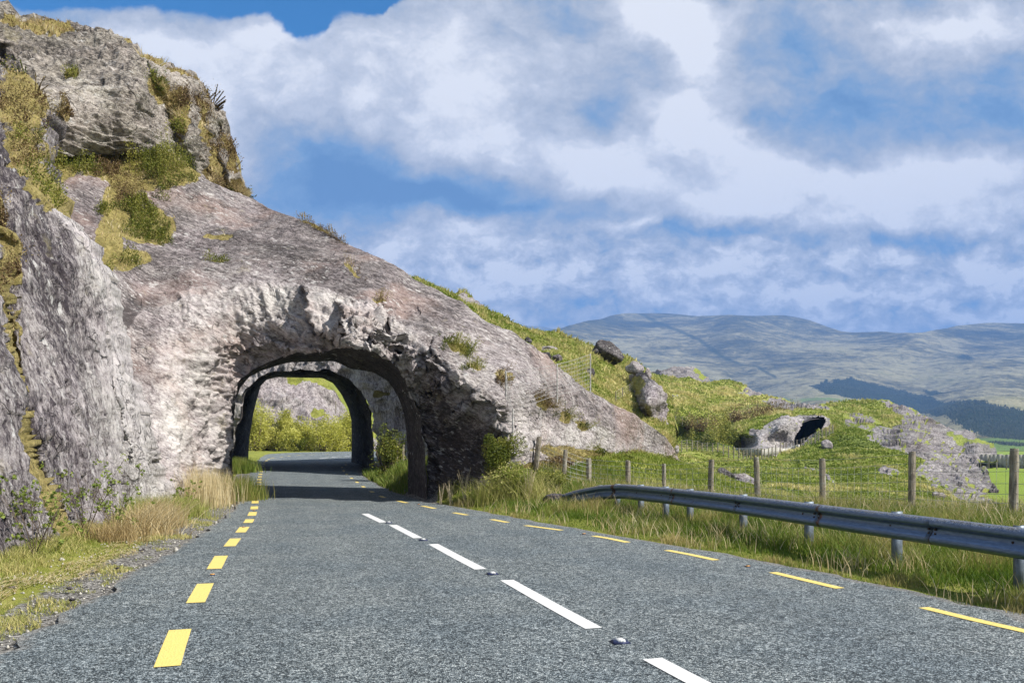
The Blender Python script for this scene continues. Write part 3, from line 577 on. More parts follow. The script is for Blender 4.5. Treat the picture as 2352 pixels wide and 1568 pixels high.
crag_o = crag.build('rock_crag', M['crag'], [(-.1,.8,-.1),(-.4,2.0,-.8),(-.8,3,-2)], gap=(-300,300,7.0), sm=False, col=msk(crag, g4, .80, tone4),
    label='tall weathered crag with overhanging grey face above the near tunnel', category='rock')

# grassy slope behind -------------------------------------------------------------
top5 = curve([(790,790),(830,715),(880,655),(925,638),(960,638),(1000,652),(1040,670),(1068,676),(1100,702),(1150,727),(1180,742),(1215,756),(1290,770),(1350,786),(1430,812),(1470,842),(1500,868),(1532,900),(1545,925)])
bot5 = curve([(790,795),(900,700),(1000,770),(1150,860),(1270,960),(1545,1090)])
ctrl5 = [(790,790,50),(880,655,52),(960,638,55),(1068,676,58),(1150,727,62),(1290,770,68),(1430,812,72),(1500,868,68),(1545,925,60),(1100,780,42),(1270,850,40),(1400,930,42),(1500,1000,44),(1545,1080,44),(1400,860,56),(1300,800,56),(1270,960,38),(900,680,46),(1480,930,54)]
def dp5(P, u, v): return .35*fbm(P*.22, 3, 50)+.10*np.abs(fbm(P*1.3, 3, 51))*2
slope = Relief('col', 790, 1545, bot5, top5, 330, 130, ctrl5, dp5, 50)
g5 = 1-soft(slope.U, slope.V, [(1075,690,45,6,25,.8),(1250,800,14,6,10,.7),(1040,672,22,4,20,.5)])*1.0
slope_o = slope.build('grass_slope', M['hill'], [(0,2,0),(2,8,-2),(4,20,-8)], col=msk(slope, g5, .62-.10*sstep(820,700,slope.V)+.14*soft(slope.U,slope.V,[(1450,930,90,60,30,1)]), .5), kind='structure')
# dark outcrop at its foot
left6 = curve([(855,1452),(870,1448),(900,1446),(930,1440),(960,1448),(1000,1470),(1060,1490)])
right6 = curve([(855,1478),(870,1492),(886,1515),(909,1529),(944,1533),(1003,1535),(1060,1540)])
ctrl6 = [(1452,855,57),(1446,900,56),(1440,930,55),(1448,960,54.5),(1470,1000,52),(1490,1060,52),(1466,930,52),(1466,900,52),(1474,970,51),(1500,880,51),(1530,950,50.5),(1535,1040,50),(1470,930,50),(1500,940,47.6),(1515,1000,47.2),(1520,1050,47.5)]
outc = Relief('row', 853, 1062, left6, right6, 110, 50, ctrl6, lambda P,u,v: .18*ridged(P*.5, 4, 60)+.10*ridged(P*1.7, 3, 61), 25)
outc.build('rock_outcrop', M['pale_boulder'], [(.1,1.0,0),(-.5,3,0)], col=msk(outc, soft(outc.U, outc.V, [(1466,885,22,26,0,.6)]), .8, .44),
    label='rounded rock outcrop with a dark wet face at the foot of the grassy slope', category='rock')
# headland with the cave-like tunnel -------------------------------------------------
top7 = curve([(1440,880),(1480,866),(1500,857),(1545,865),(1582,865),(1620,880),(1672,874),(1695,874),(1714,891),(1762,906),(1808,919),(1845,930),(1882,929),(1920,925),(1957,919),(2025,914),(2044,917),(2070,932),(2107,944),(2137,966),(2164,985),(2190,1015),(2220,1049),(2257,1075),(2276,1097),(2295,1135),(2310,1154),(2345,1190)])
bot7 = curve([(1440,1185),(2345,1200)])
ctrl7 = [(1440,880,140),(1500,857,170),(1582,865,180),(1695,874,185),(1808,919,180),(1882,929,165),(2025,914,170),(2107,944,150),(2164,985,125),(2220,1049,100),(2276,1097,82),(2310,1154,60),(2345,1190,50),
  (1560,960,125),(1660,965,125),(1560,1030,105),(1620,1035,103),(1700,1040,100),(1800,1042,98),(1900,1005,104),(1900,1030,92),(1560,1060,64),(1700,1060,76),(1850,1060,74),(1600,1100,45),(1800,1100,48),(2000,1100,52),(1500,1130,36),(1700,1150,33),(2000,1150,36),(2200,1150,46),(1440,1185,30),(1800,1185,27),(2200,1185,34),
  (1700,930,145),(1735,968,112),(1800,952,116),(1715,1005,106),(1685,1008,106.5),(1688,978,113),(1665,1000,108),(1765,1005,103.5),(1815,1000,106),(1885,960,113),(1850,985,110),(1760,940,135),(1850,945,130),(1950,960,125),(2000,1000,105),(2050,960,130),(2100,1000,102),(2180,1080,78),(2100,1060,76),(1640,1010,108),(1480,1040,100),(1480,960,120)]
RING3 = [(1828,1036),(1824,1010),(1831,985),(1845,971),(1862,964),(1880,962),(1892,965),(1891,975),(1883,990),(1866,1001),(1850,1011),(1840,1024),(1834,1036)]
FACE7 = [(1698,1038),(1704,1010),(1722,982),(1745,984),(1768,971),(1796,958),(1830,956),(1870,955),(1905,962),(1895,985),(1860,1012),(1826,1038),(1781,1048)]
def dp7(P, u, v):
    rk = soft(u, v, ROCK7); fc = inpoly(u, v, FACE7)*1.; c1, c2, rv = cells(P*np.array([.28,.28,.5]), 71)
    return (.7*fbm(P*.06, 3, 70)+.16*fbm(P*.5, 3, 72)+rk*(.5*ridged(P*.25, 4, 73)+(rv-.5)*.9)+fc*(.15*ridged(P*np.array([.7,.7,.2]), 4, 74)+.25*(rv-.5)))*sstep(20, 90, P[...,1])
ROCK7 = [(2165,1010,60,30,40,1),(2230,1080,70,25,50,1),(2180,1090,60,26,30,1),(2270,1130,45,22,45,.95),(2110,1030,50,20,30,.95),(2070,1010,80,18,5,.8),(2055,935,50,9,25,.9),(2000,990,40,10,0,.6),(1980,965,50,9,10,.7),(2130,975,60,13,25,.9),(2085,985,30,10,0,1),(2010,985,0.1,0.1,0,0),
  (1700,872,30,10,5,1),(1640,868,14,8,0,.8),(1735,900,35,8,10,.9),(1790,928,45,13,10,1),(1710,905,18,5,0,.8),(1860,935,60,8,5,.9),(1955,975,25,14,0,.6),(1545,910,16,6,0,.8),
  (2040,1085,28,12,20,.9),(1600,1120,0.1,0.1,0,0),(1880,1085,55,5,30,.7),(1700,1100,60,7,15,.9),(1570,1075,40,9,10,.8),(1800,1140,130,10,10,.7),(2220,1140,40,10,10,.8),(2300,1155,35,20,0,.9),(1600,1010,14,8,0,.7),(2150,1120,20,6,0,.8)]
head = Relief('col', 1440, 2345, bot7, top7, 620, 190, ctrl7, dp7, 30, lambda u, v: -4*soft(u, v, [(1735,990,45,36,20,0)]), hole=RING3)
rk7 = np.maximum(soft(head.U, head.V, ROCK7), inpoly(head.U+4*perlin(np.stack([head.U/9,head.V/9,0*head.U],-1),6), head.V, FACE7)*1.); RIDGE = [(2035,916),(2080,932),(2145,966),(2195,1005),(2265,1070),(2320,1170),(2245,1170),(2160,1125),(2090,1095),(2120,1055),(2060,1035),(1985,1012),(2015,990),(2080,978),(2055,950)]
rk7 = np.maximum(rk7, .72*inpoly(head.U+9*perlin(np.stack([head.U/22,head.V/14,0*head.U],-1),3), head.V+6*perlin(np.stack([head.U/22,head.V/14,0*head.U],-1),4), RIDGE)); wn = fbm(np.stack([head.U/9, head.V/5, 0*head.U], -1), 3, 77)
g7 = np.clip(1.05-rk7*(.9+.6*wn)-soft(head.U, head.V, [(1600,985,120,30,-3,.25)]), 0, 1)
dry7 = .55+soft(head.U, head.V, [(1650,920,170,40,5,.22)])-soft(head.U, head.V, [(1950,1020,90,50,0,.30),(1850,1080,260,60,0,.14),(2080,1140,160,30,0,.12)])
tone7 = .47+soft(head.U, head.V, [(1770,985,80,50,-15,.22)])
head_o = head.build('headland', M['far_rock'], [(0,3,-.3),(2,12,-3),(4,25,-10)], hole=RING3, col=msk(head, g7, dry7, tone7), kind='structure')
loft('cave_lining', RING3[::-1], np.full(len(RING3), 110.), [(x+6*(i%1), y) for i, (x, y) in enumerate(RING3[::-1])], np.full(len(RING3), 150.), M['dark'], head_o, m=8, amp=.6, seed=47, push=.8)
# purple dome beyond, and the far outcrop by the right edge
def hillock(name, topc, botc, a0, a1, Yb, Yt, mat, back, seed, g, na=120, nb=40, **props):
    tl, bl = curve(topc), curve(botc); cc = []
    for a in np.linspace(a0, a1, 5): cc += [(a, bl(a), Yb), (a, tl(a), Yt), (a, (bl(a)+tl(a))/2, (Yb*.55+Yt*.45))]
    r = Relief('col', a0, a1, bl, tl, na, nb, cc, lambda P,u,v: .004*Yb*ridged(P*(30./Yb), 4, seed)+.004*Yb*fbm(P*(8./Yb), 2, seed+1), 30)
    return r, r.build(name, mat, back, col=msk(r, g(r.U, r.V), .5, .45), **props)
hillock('rock_dome', [(1480,880),(1500,858),(1530,846),(1563,839),(1590,842),(1605,850),(1625,868),(1640,885)], [(1480,900),(1640,900)], 1480, 1640, 195, 235, M['far_rock'], [(0,5,-.5),(0,15,-6)], 80, lambda u,v: soft(u,v,[(1610,860,20,10,40,.8)])+.1,
    label='bare purplish rock dome rising behind the green headland', category='rock')
hillock('cliffed_knoll', [(2150,985),(2164,981),(2201,989),(2231,992),(2250,1011),(2262,1014),(2284,1019),(2287,1034),(2292,1050)], [(2150,1065),(2292,1062)], 2150, 2292, 150, 215, M['far_rock'], [(0,5,-.5),(2,15,-6)], 84, lambda u,v: .9*(1-soft(u,v,[(2205,995,45,12,15,1),(2230,1035,34,17,0,1),(2270,1038,22,15,0,.9)])),
    label='small knoll with a pale cut face beside the far road', category='rock')
# cliff beyond the second tunnel --------------------------------------------------
top9 = curve([(480,850),(560,858),(600,856),(640,862),(690,866),(740,872),(765,892),(785,925),(800,960),(850,985),(960,1000)])
bot9 = curve([(480,1050),(960,1050)])
ctrl9 = [(480,1050,98),(600,1048,103),(700,1045,106),(820,1045,110),(960,1050,110),(480,850,108),(600,860,112),(690,870,116),(740,880,120),(785,925,124),(850,985,124),(960,1000,126),(640,950,106),(740,950,110),(620,1000,105)]
def dp9(P, u, v):
    c1, c2, rv = cells(P*np.array([.16,.16,.22]), 91); return .9*fbm(P*.12, 3, 90)+.5*ridged(P*.35, 4, 92)+(rv-.5)*1.6*sstep(0, .1, c2-c1)
cliff = Relief('col', 480, 960, bot9, top9, 240, 120, ctrl9, dp9, 30)
g9 = soft(cliff.U, cliff.V, [(700,868,45,8,5,1),(745,885,22,14,40,1),(728,948,14,14,0,1),(640,965,6,12,0,.8),(800,990,30,40,20,1),(596,925,5,5,0,.8)])
cliff.build('back_cliff', M['back_cliff'], [(0,3,-.3),(0,15,-4)], col=msk(cliff, g9, .55, .5),
    label='pinkish grey cliff above the shrubs beyond the farther tunnel', category='rock')
top10 = curve([(690,900),(740,868),(780,880),(830,900),(900,930),(1000,950)])
lawn = Relief('col', 690, 1000, curve([(690,1050),(1000,1050)]), top10, 120, 60, [(690,1050,116),(1000,1050,112),(690,900,140),(800,890,145),(1000,950,140),(850,1000,122)], lambda P,u,v: .5*fbm(P*.15, 3, 95), 30)
lawn.build('green_bank', M['far_rock'], [(0,4,-1),(0,20,-6)], col=msk(lawn, 1, .5, .5), kind='structure')

# ------------------------------------------------------------------ mountains
top11 = curve([(900,790),(1150,772),(1240,770),(1285,761),(1310,752),(1340,742),(1372,734),(1400,727),(1440,722),(1480,718),(1530,716),(1560,719),(1600,723),(1680,724),(1750,727),(1800,729),(1850,738),(1900,748),(1930,753),(1990,755),(2060,755),(2120,757),(2170,751),(2230,744),(2290,740),(2352,739),(2600,720),(3000,760)])
bot11 = curve([(900,1035),(3000,1035)])
ctrl11 = [(x, y, d+(x-1700)*k) for x in (900,1300,1700,2100,2500,3000) for y, d, k in ((1035,700,.1),(1000,1350,.2),(950,2100,.1),(880,2900,0),(800,3600,0),(735,4300,0))]
def dp11(P, u, v): return 38*fbm(P*.0007, 3, 100)*sstep(1040, 950, v)+11*ridged(P*np.array([.003,.003,.001]), 4, 101)*sstep(1030, 930, v)*sstep(720, 790, v)
mt = Relief('col', 900, 3000, bot11, top11, 700, 170, ctrl11, dp11, 60)
FOR = [(1858,874),(1900,868),(1960,868),(2040,884),(2110,905),(2180,925),(2260,945),(2352,965),(2700,1000),(2700,1030),(2352,1003),(2290,997),(2230,985),(2150,968),(2080,948),(2000,925),(1935,905),(1880,890)]
wu = mt.U+7*fbm(np.stack([mt.U/14, mt.V/8, 0*mt.U], -1), 3, 8); wv = mt.V+5*fbm(np.stack([mt.U/14, mt.V/8, 0*mt.U+4], -1), 3, 9)
fo = inpoly(wu, wv, FOR)*1.; fo = np.maximum(fo, soft(wu, wv, [(2215,815,22,10,10,1),(2140,900,30,6,10,1),(2320,1015,60,5,8,1),(1450,790,0.1,0.1,0,0)]))
fo = np.maximum(fo, .75*bandm(mt.U+0*mt.V, mt.V, [(1470,722),(1540,752),(1640,795),(1780,860)], 5))
fi = np.maximum(sstep(994, 1000, mt.V)*(mt.U > 2100), soft(mt.U, mt.V, [(1860,918,120,9,3,.8)]))
mt.build('mountain', M['mountain'], [(0,200,-10),(0,900,-200)], col=np.stack([fo, .5+.0*fo+.12*sstep(780,860,mt.V)-.10*sstep(780,730,mt.V), fi], -1), kind='structure')
top12 = curve([(700,800),(1000,752),(1200,746),(1250,750),(1300,762),(1600,800)])
m2 = Relief('col', 700, 1600, curve([(700,900),(1600,900)]), top12, 100, 20, [(700,900,7500),(1600,900,7500),(700,800,9000),(1200,746,9000),(1600,800,9000)], lambda P,u,v: 40*fbm(P*.0006, 3, 110), 60)
m2.build('far_mountain', M['mountain'], [(0,300,-30),(0,900,-300)], col=np.tile((0,.45,0), (m2.na, m2.nb, 1)), kind='structure')
# ------------------------------------------------------------------ blades and leaves
def blades(P, h, w, lean=.35, N=None, tint=None, seg=2, wind=(0,0), seed=1, droop=0):
    """one tapered bent blade per point"""
    r = np.random.default_rng(seed); n = len(P); h = np.broadcast_to(h, (n,))*r.uniform(.55, 1.25, n); a = r.uniform(0, 2*np.pi, n)
    up = np.tile((0,0,1.), (n,1)) if N is None else N*.45+np.array([0,0,.75]); up /= np.linalg.norm(up, axis=1)[:,None]
    side = np.stack([np.cos(a), np.sin(a), 0*a], 1); b = r.uniform(0, 2*np.pi, n); L = r.uniform(.1, 1, n)*lean
    out = np.stack([np.cos(b)*L+wind[0], np.sin(b)*L+wind[1], 0*b], 1)
    V = []
    for k in range(seg+1):
        t = k/seg; c = P+up*(h*t*(1-droop*t*t))[:,None]+out*(h*t*t)[:,None]; ww = (w*(1-t)**.7*.5*r.uniform(.7,1.3,n))[:,None]
        V += [c-side*ww, c+side*ww] if k < seg else [c]
    V = np.stack(V, 1); m = V.shape[1]; base = np.arange(n)[:,None]*m; q = []
    tri = []
    for k in range(seg-1): tri += [(2*k,2*k+1,2*k+3),(2*k,2*k+3,2*k+2)]
    tri += [(2*seg-2,2*seg-1,2*seg)]
    Fc = (base[:,None]+np.array(tri)[None]).reshape(-1,3)
    if tint is None: tint = r.uniform(.2,.8,n)
    col = np.repeat(np.stack([tint, tint, tint], 1), m, 0)
    return V.reshape(-1,3), Fc, col
def join(parts):
    V, Fc, Cc, b = [], [], [], 0
    for v, f, c in parts: V.append(v); Fc.append(f+b); Cc.append(c); b += len(v)
    return np.concatenate(V), np.concatenate(Fc), np.concatenate(Cc)
def leaves(P, size, seed=1, tint=None, ar=.5, N=None):
    r = np.random.default_rng(seed); n = len(P); d = r.normal(size=(n,3)); d[:,2] = np.abs(d[:,2])*.8+.1
    if N is not None: d = d*.7+N*.6
    d /= np.linalg.norm(d, axis=1)[:,None]; q = np.cross(d, r.normal(size=(n,3))); q /= np.linalg.norm(q, axis=1)[:,None]+1e-9
    s = (np.broadcast_to(size, (n,))*r.uniform(.6,1.35,n))[:,None]; nn = np.cross(d, q)
    V = np.stack([P-d*s*.5, P+q*s*ar*.5+nn*s*.08, P+d*s*.5, P-q*s*ar*.5+nn*s*.08], 1)
    Fc = np.arange(n*4).reshape(-1,4)
    if tint is None: tint = r.uniform(.15,.85,n)
    return V.reshape(-1,3), Fc, np.repeat(np.stack([tint]*3, 1), 4, 0)
def clump_points(c, R, n, r, k=9):
    """points gathered in sub-clumps inside an ellipsoid, denser towards the outside"""
    cs = r.normal(size=(k,3)); cs /= np.linalg.norm(cs, axis=1)[:,None]; cs *= (r.uniform(.25,.85,(k,1)))
    j = r.integers(0, k, n); d = r.normal(size=(n,3)); d /= np.linalg.norm(d, axis=1)[:,None]
    p = cs[j]+d*(r.uniform(.25,1,(n,1))**.5)*r.uniform(.28,.5,(k,1))[j]
    t = .5+.28*(np.sin(j*7.1)*.8)+r.uniform(-.25,.25,n)
    return np.asarray(c)+p*np.asarray(R), np.clip(t, 0, 1)
def bush(name, c, R, label, cat, mat='gorse', n=900, leaf=.05, seed=1, group=None, k=9, stems=5, straw=0):
    r = np.random.default_rng(seed); c = np.asarray(c, float); R = np.asarray(R, float)
    base = c-np.array([0,0,R[2]*.8]); t = thing(name, label, cat, tuple(base), group)
    P, ti = clump_points(c, R, n, r, k); P[:,2] = np.maximum(P[:,2], base[2]-.1)
    v, f, co = leaves(P, leaf, seed, ti); o = mesh('foliage', v-base, f, M[mat], t, co, False)
    if stems:
        m = MB()
        for i in range(stems):
            e, _ = clump_points(c, R*.8, 1, r, 4); e = e[0]-base; mid = e*.5+r.normal(size=3)*R*.1; mid[2] = e[2]*.55
            m.tube([r.normal(size=3)*R*.08*np.array([1,1,0]), mid, e], [R[2]*.035+.003, R[2]*.022+.002, .002], 4)
        m.build('stem', M['stem'], t)
    return t
def mat_patch(name, rel, poly_ells, n, label, cat, leaf, seed, mat='gorse', h=.25, group=None, up=.3):
    """a low mat of shrubs clinging to a rock face; one thing of leaf clumps following the face"""
    r = np.random.default_rng(seed); U, V = [], []
    tot = sum(e[2]*e[3] for e in poly_ells)
    for cx, cy, rx, ry, a in poly_ells:
        m = int(n*rx*ry/tot); q = np.sqrt(r.uniform(0,1,m)); th = r.uniform(0,2*np.pi,m); wv = 1+.32*np.sin(th*3+seed)+.22*np.sin(th*5+seed*2.3)+.15*np.sin(th*9+seed); x, y = q*np.cos(th)*rx*wv, q*np.sin(th)*ry*wv
        ca, sa = math.cos(math.radians(a)), math.sin(math.radians(a)); U.append(cx+x*ca-y*sa); V.append(cy+x*sa+y*ca)
    U, V = np.concatenate(U), np.concatenate(V); P, N = rel.at(U, V)
    cl = fbm(P*(.9/h*.35), 3, seed); keep = cl > -.2; P, N, cl = P[keep], N[keep], cl[keep]
    up_ = N*.7+np.array([0,0,up]); P = P+up_*(r.uniform(0, 1, len(P))**1.3*np.clip(.65+cl*1.9, .1, 1.6)*h*1.25)[:,None]
    ti = np.clip(.45+cl*.9+r.uniform(-.25,.25,len(P)), 0, 1)
    c = P.mean(0); v, f, co = leaves(P, leaf, seed, ti, .55, N*.4)
    o = mesh(name, v-c, f, M[mat], None, co, False, label=label, category=cat); o.location = tuple(c)
    if group: o['group'] = group
    return o
def tuft(name, x, y, n, h, label, cat='grass tuft', mat='straw', spread=.15, seed=1, lean=.6, w=.012, group=None, tint=(.3,.9), wind=(0,0), z=None, seg=3):
    r = np.random.default_rng(seed); P = np.stack([r.normal(x, spread, n), r.normal(y, spread, n), np.zeros(n)], 1)
    P[:,2] = gz(P[:,0], P[:,1])-.01 if z is None else z
    c = P.mean(0); v, f, co = blades(P, h, w, lean, None, r.uniform(*tint, n), seg, wind, seed); o = mesh(name, v-c, f, M[mat], None, co, False, label=label, category=cat)
    o.location = tuple(c)
    if group: o['group'] = group
    return o

# right verge, left verge: one sheet of countless blades each
def scatter(n, x0, x1, y0, y1, dens, seed):
    r = np.random.default_rng(seed); x = r.uniform(x0, x1, n); y = y0*(y1/y0)**r.uniform(0, 1, n)
    k = r.uniform(0, 1, n) < dens(x, y); return x[k], y[k]
def right_d(x, y):
    rd = road_dist(x, y); fence_x = np.interp(y, [6,13.5,17.5,21,23,26], [10.5,9.2,7.4,6,3,3])
    ed = fbm(np.stack([x*1.5, y*1.5, 0*x], -1), 3, 200)*.25
    return ((rd > .12+ed) & (x > -3.2) & (x < fence_x+.6)).astype(float)
parts = []
x, y = scatter(230000, -2, 11, 6.3, 26, right_d, 210)
z = gz(x, y); rd = road_dist(x, y); cl = fbm(np.stack([x*.9, y*.9, 0*x], -1), 4, 211)
h = np.clip(.05+.15*sstep(.2, 1.3, rd)+.15*cl, .03, .4)*(1+.35*sstep(1.8,3,rd)); ti = np.clip(.40+.75*cl+.15*sstep(.8,.2,rd)+RNG.uniform(-.2,.3,len(x)), 0, 1)
wd = .007+.0006*y
v, f, co = blades(np.stack([x,y,z-.01], 1), h, wd, .75, None, ti, 2, (0,0), 212); parts.append((v,f,co))
v, f, co = join(parts); mesh('verge_grass', v, f, M['verge'], None, co, False, kind='stuff')
x, y = scatter(15000, -2, 11, 6.3, 24, lambda x, y: right_d(x, y)*(fbm(np.stack([x*.6,y*.6,0*x],-1),3,214) > -.05), 213); rd = road_dist(x, y)
v, f, co = blades(np.stack([x,y,gz(x,y)], 1), .28+.12*sstep(1,2.5,rd), .005+.0005*y, 1.1, None, RNG.uniform(.3,.9,len(x)), 3, (0,0), 215); mesh('dry_grass', v, f, M['straw'], None, co, False, kind='stuff')
wl_x = lambda y: np.interp(y, [6,8,10.3,12.3,15.5,19.5,24,30], [-6.1,-6.1,-6.25,-6.7,-7.3,-7.85,-8.1,-9.6])
def left_d(x, y):
    rd = road_dist(x, y); ed = fbm(np.stack([x*1.3, y*1.3, 0*x], -1), 3, 220)
    e2 = fbm(np.stack([x*3.3, y*3.3, 0*x], -1), 2, 226)
    core = (x < wl_x(y)+np.interp(y, [7,12,18,24], [.9,.95,.75,1.1])+ed*.5)
    strip = (rd > .08+.2*np.abs(e2)) & (ed+.8*e2 > .02) & (x > wl_x(y))
    return (((core & (rd > .1)) | strip) & (x > wl_x(y)-.8)).astype(float)
x, y = scatter(200000, -10.5, -3.6, 6.2, 34, left_d, 221); cl = fbm(np.stack([x*1.1, y*1.1, 0*x], -1), 4, 222); near = sstep(.9, .1, x-wl_x(y))
h = np.clip(.04+.10*near+.11*cl, .025, .3); ti = np.clip(.68+.5*cl+RNG.uniform(-.3,.3,len(x))-.10*(y > 19), 0, 1)
v, f, co = blades(np.stack([x,y,gz(x,y)-.01], 1), h, .006+.0006*y, 1.0, None, ti, 2, (.1,-.1), 223); mesh('roadside_grass', v, f, M['grass'], None, co, False, kind='stuff')
# dead straw lying in the gutter
x, y = scatter(9000, -7, -4.4, 7, 16, lambda x, y: (np.abs(x-wl_x(y)-1.05-.2*perlin(np.stack([x,y,0*x],-1),3)) < .22), 224)
r = np.random.default_rng(225); n = len(x); d = np.stack([-.25+.35*r.normal(size=n), 1+.3*r.normal(size=n), .05*r.normal(size=n)], 1); d /= np.linalg.norm(d, axis=1)[:,None]
c = np.stack([x, y, gz(x,y)+r.uniform(.005,.05,n)], 1); L = r.uniform(.06,.2,n)[:,None]; wv_ = np.cross(d, [0,0,1.])*.005
mesh('straw_litter', np.stack([c-d*L-wv_, c-d*L+wv_, c+d*L], 1).reshape(-1,3), np.arange(3*n).reshape(-1,3), M['straw'], None, np.repeat(r.uniform(.3,1,(n,1)), 3, 0)*np.ones((1,3)), False, kind='stuff')
# bank and field grass
def field_d(x, y): return ((road_dist(x, y) > 3.2) & (x > -1.2)).astype(float)
x, y = scatter(150000, -1, 22, 20, 52, field_d, 230); cl = fbm(np.stack([x*.5, y*.5, 0*x], -1), 4, 231)
P = np.stack([x, y, gz(x, y)-.01], 1); v, f, co = blades(P, .10+.14*np.clip(cl+.35,0,1), .022+.0006*y, .9, None, np.clip(.42+.6*cl+RNG.uniform(-.2,.2,len(x)),0,1), 2, (0,0), 232)
mesh('bank_grass', v, f, M['grass'], None, co, False, kind='stuff')
def relief_grass(name, rel, g, n, hh, ww, seed, mat='grass', tint0=.5, thr=.55, lean=.8, tm=None, cs=.3):
    r = np.random.default_rng(seed); i = r.integers(0, rel.na-1, n*2); j = r.integers(0, rel.nb-1, n*2); ok = g[i, j] > thr; i, j = i[ok][:n], j[ok][:n]
    P = rel.P[i, j]+(rel.P[np.minimum(i+1, rel.na-1), j]-rel.P[i, j])*r.uniform(0,1,(len(i),1)); N = rel.N[i, j]
    cl = fbm(P*cs, 4, seed); D = P[:,1]
    ti = np.clip(tint0+.75*cl+r.uniform(-.15,.15,len(P))+(tm[i,j] if tm is not None else 0), 0, 1)
    v, f, co = blades(P-N*.05*hh, hh*D*np.clip(.8+cl, .4, 1.6), ww*D, lean, N, ti, 2, (0,0), seed)
    return mesh(name, v, f, M[mat], None, co, False, kind='stuff')
relief_grass('slope_grass', slope, g5*np.ones(slope.U.shape), 70000, .0045, .0022, 240, tint0=.60, lean=1.0, tm=.16*soft(slope.U,slope.V,[(1440,930,110,70,30,1)])-.14*sstep(830,690,slope.V), cs=.8)
relief_grass('headland_grass', head, g7*(head.V > 0)*(1-rk7), 80000, .0030, .0022, 241, tint0=.47, lean=1.0, tm=.22*soft(head.U,head.V,[(1650,920,170,45,5,1)])-.16*soft(head.U,head.V,[(1950,1030,140,60,0,1)]), cs=.25)
relief_grass('crag_grass', crag, g4, 16000, .0055, .0016, 242, 'straw', .2, thr=.45, lean=1.0, cs=1.2)
relief_grass('slab_grass', slab, g1, 16000, .005, .0012, 243, 'straw', .34, thr=.5, lean=1.2, cs=1.5)
relief_grass('wall_moss', wall, g3, 18000, .005, .0018, 244, 'straw', .28, thr=.45, lean=1.0, cs=1.6)

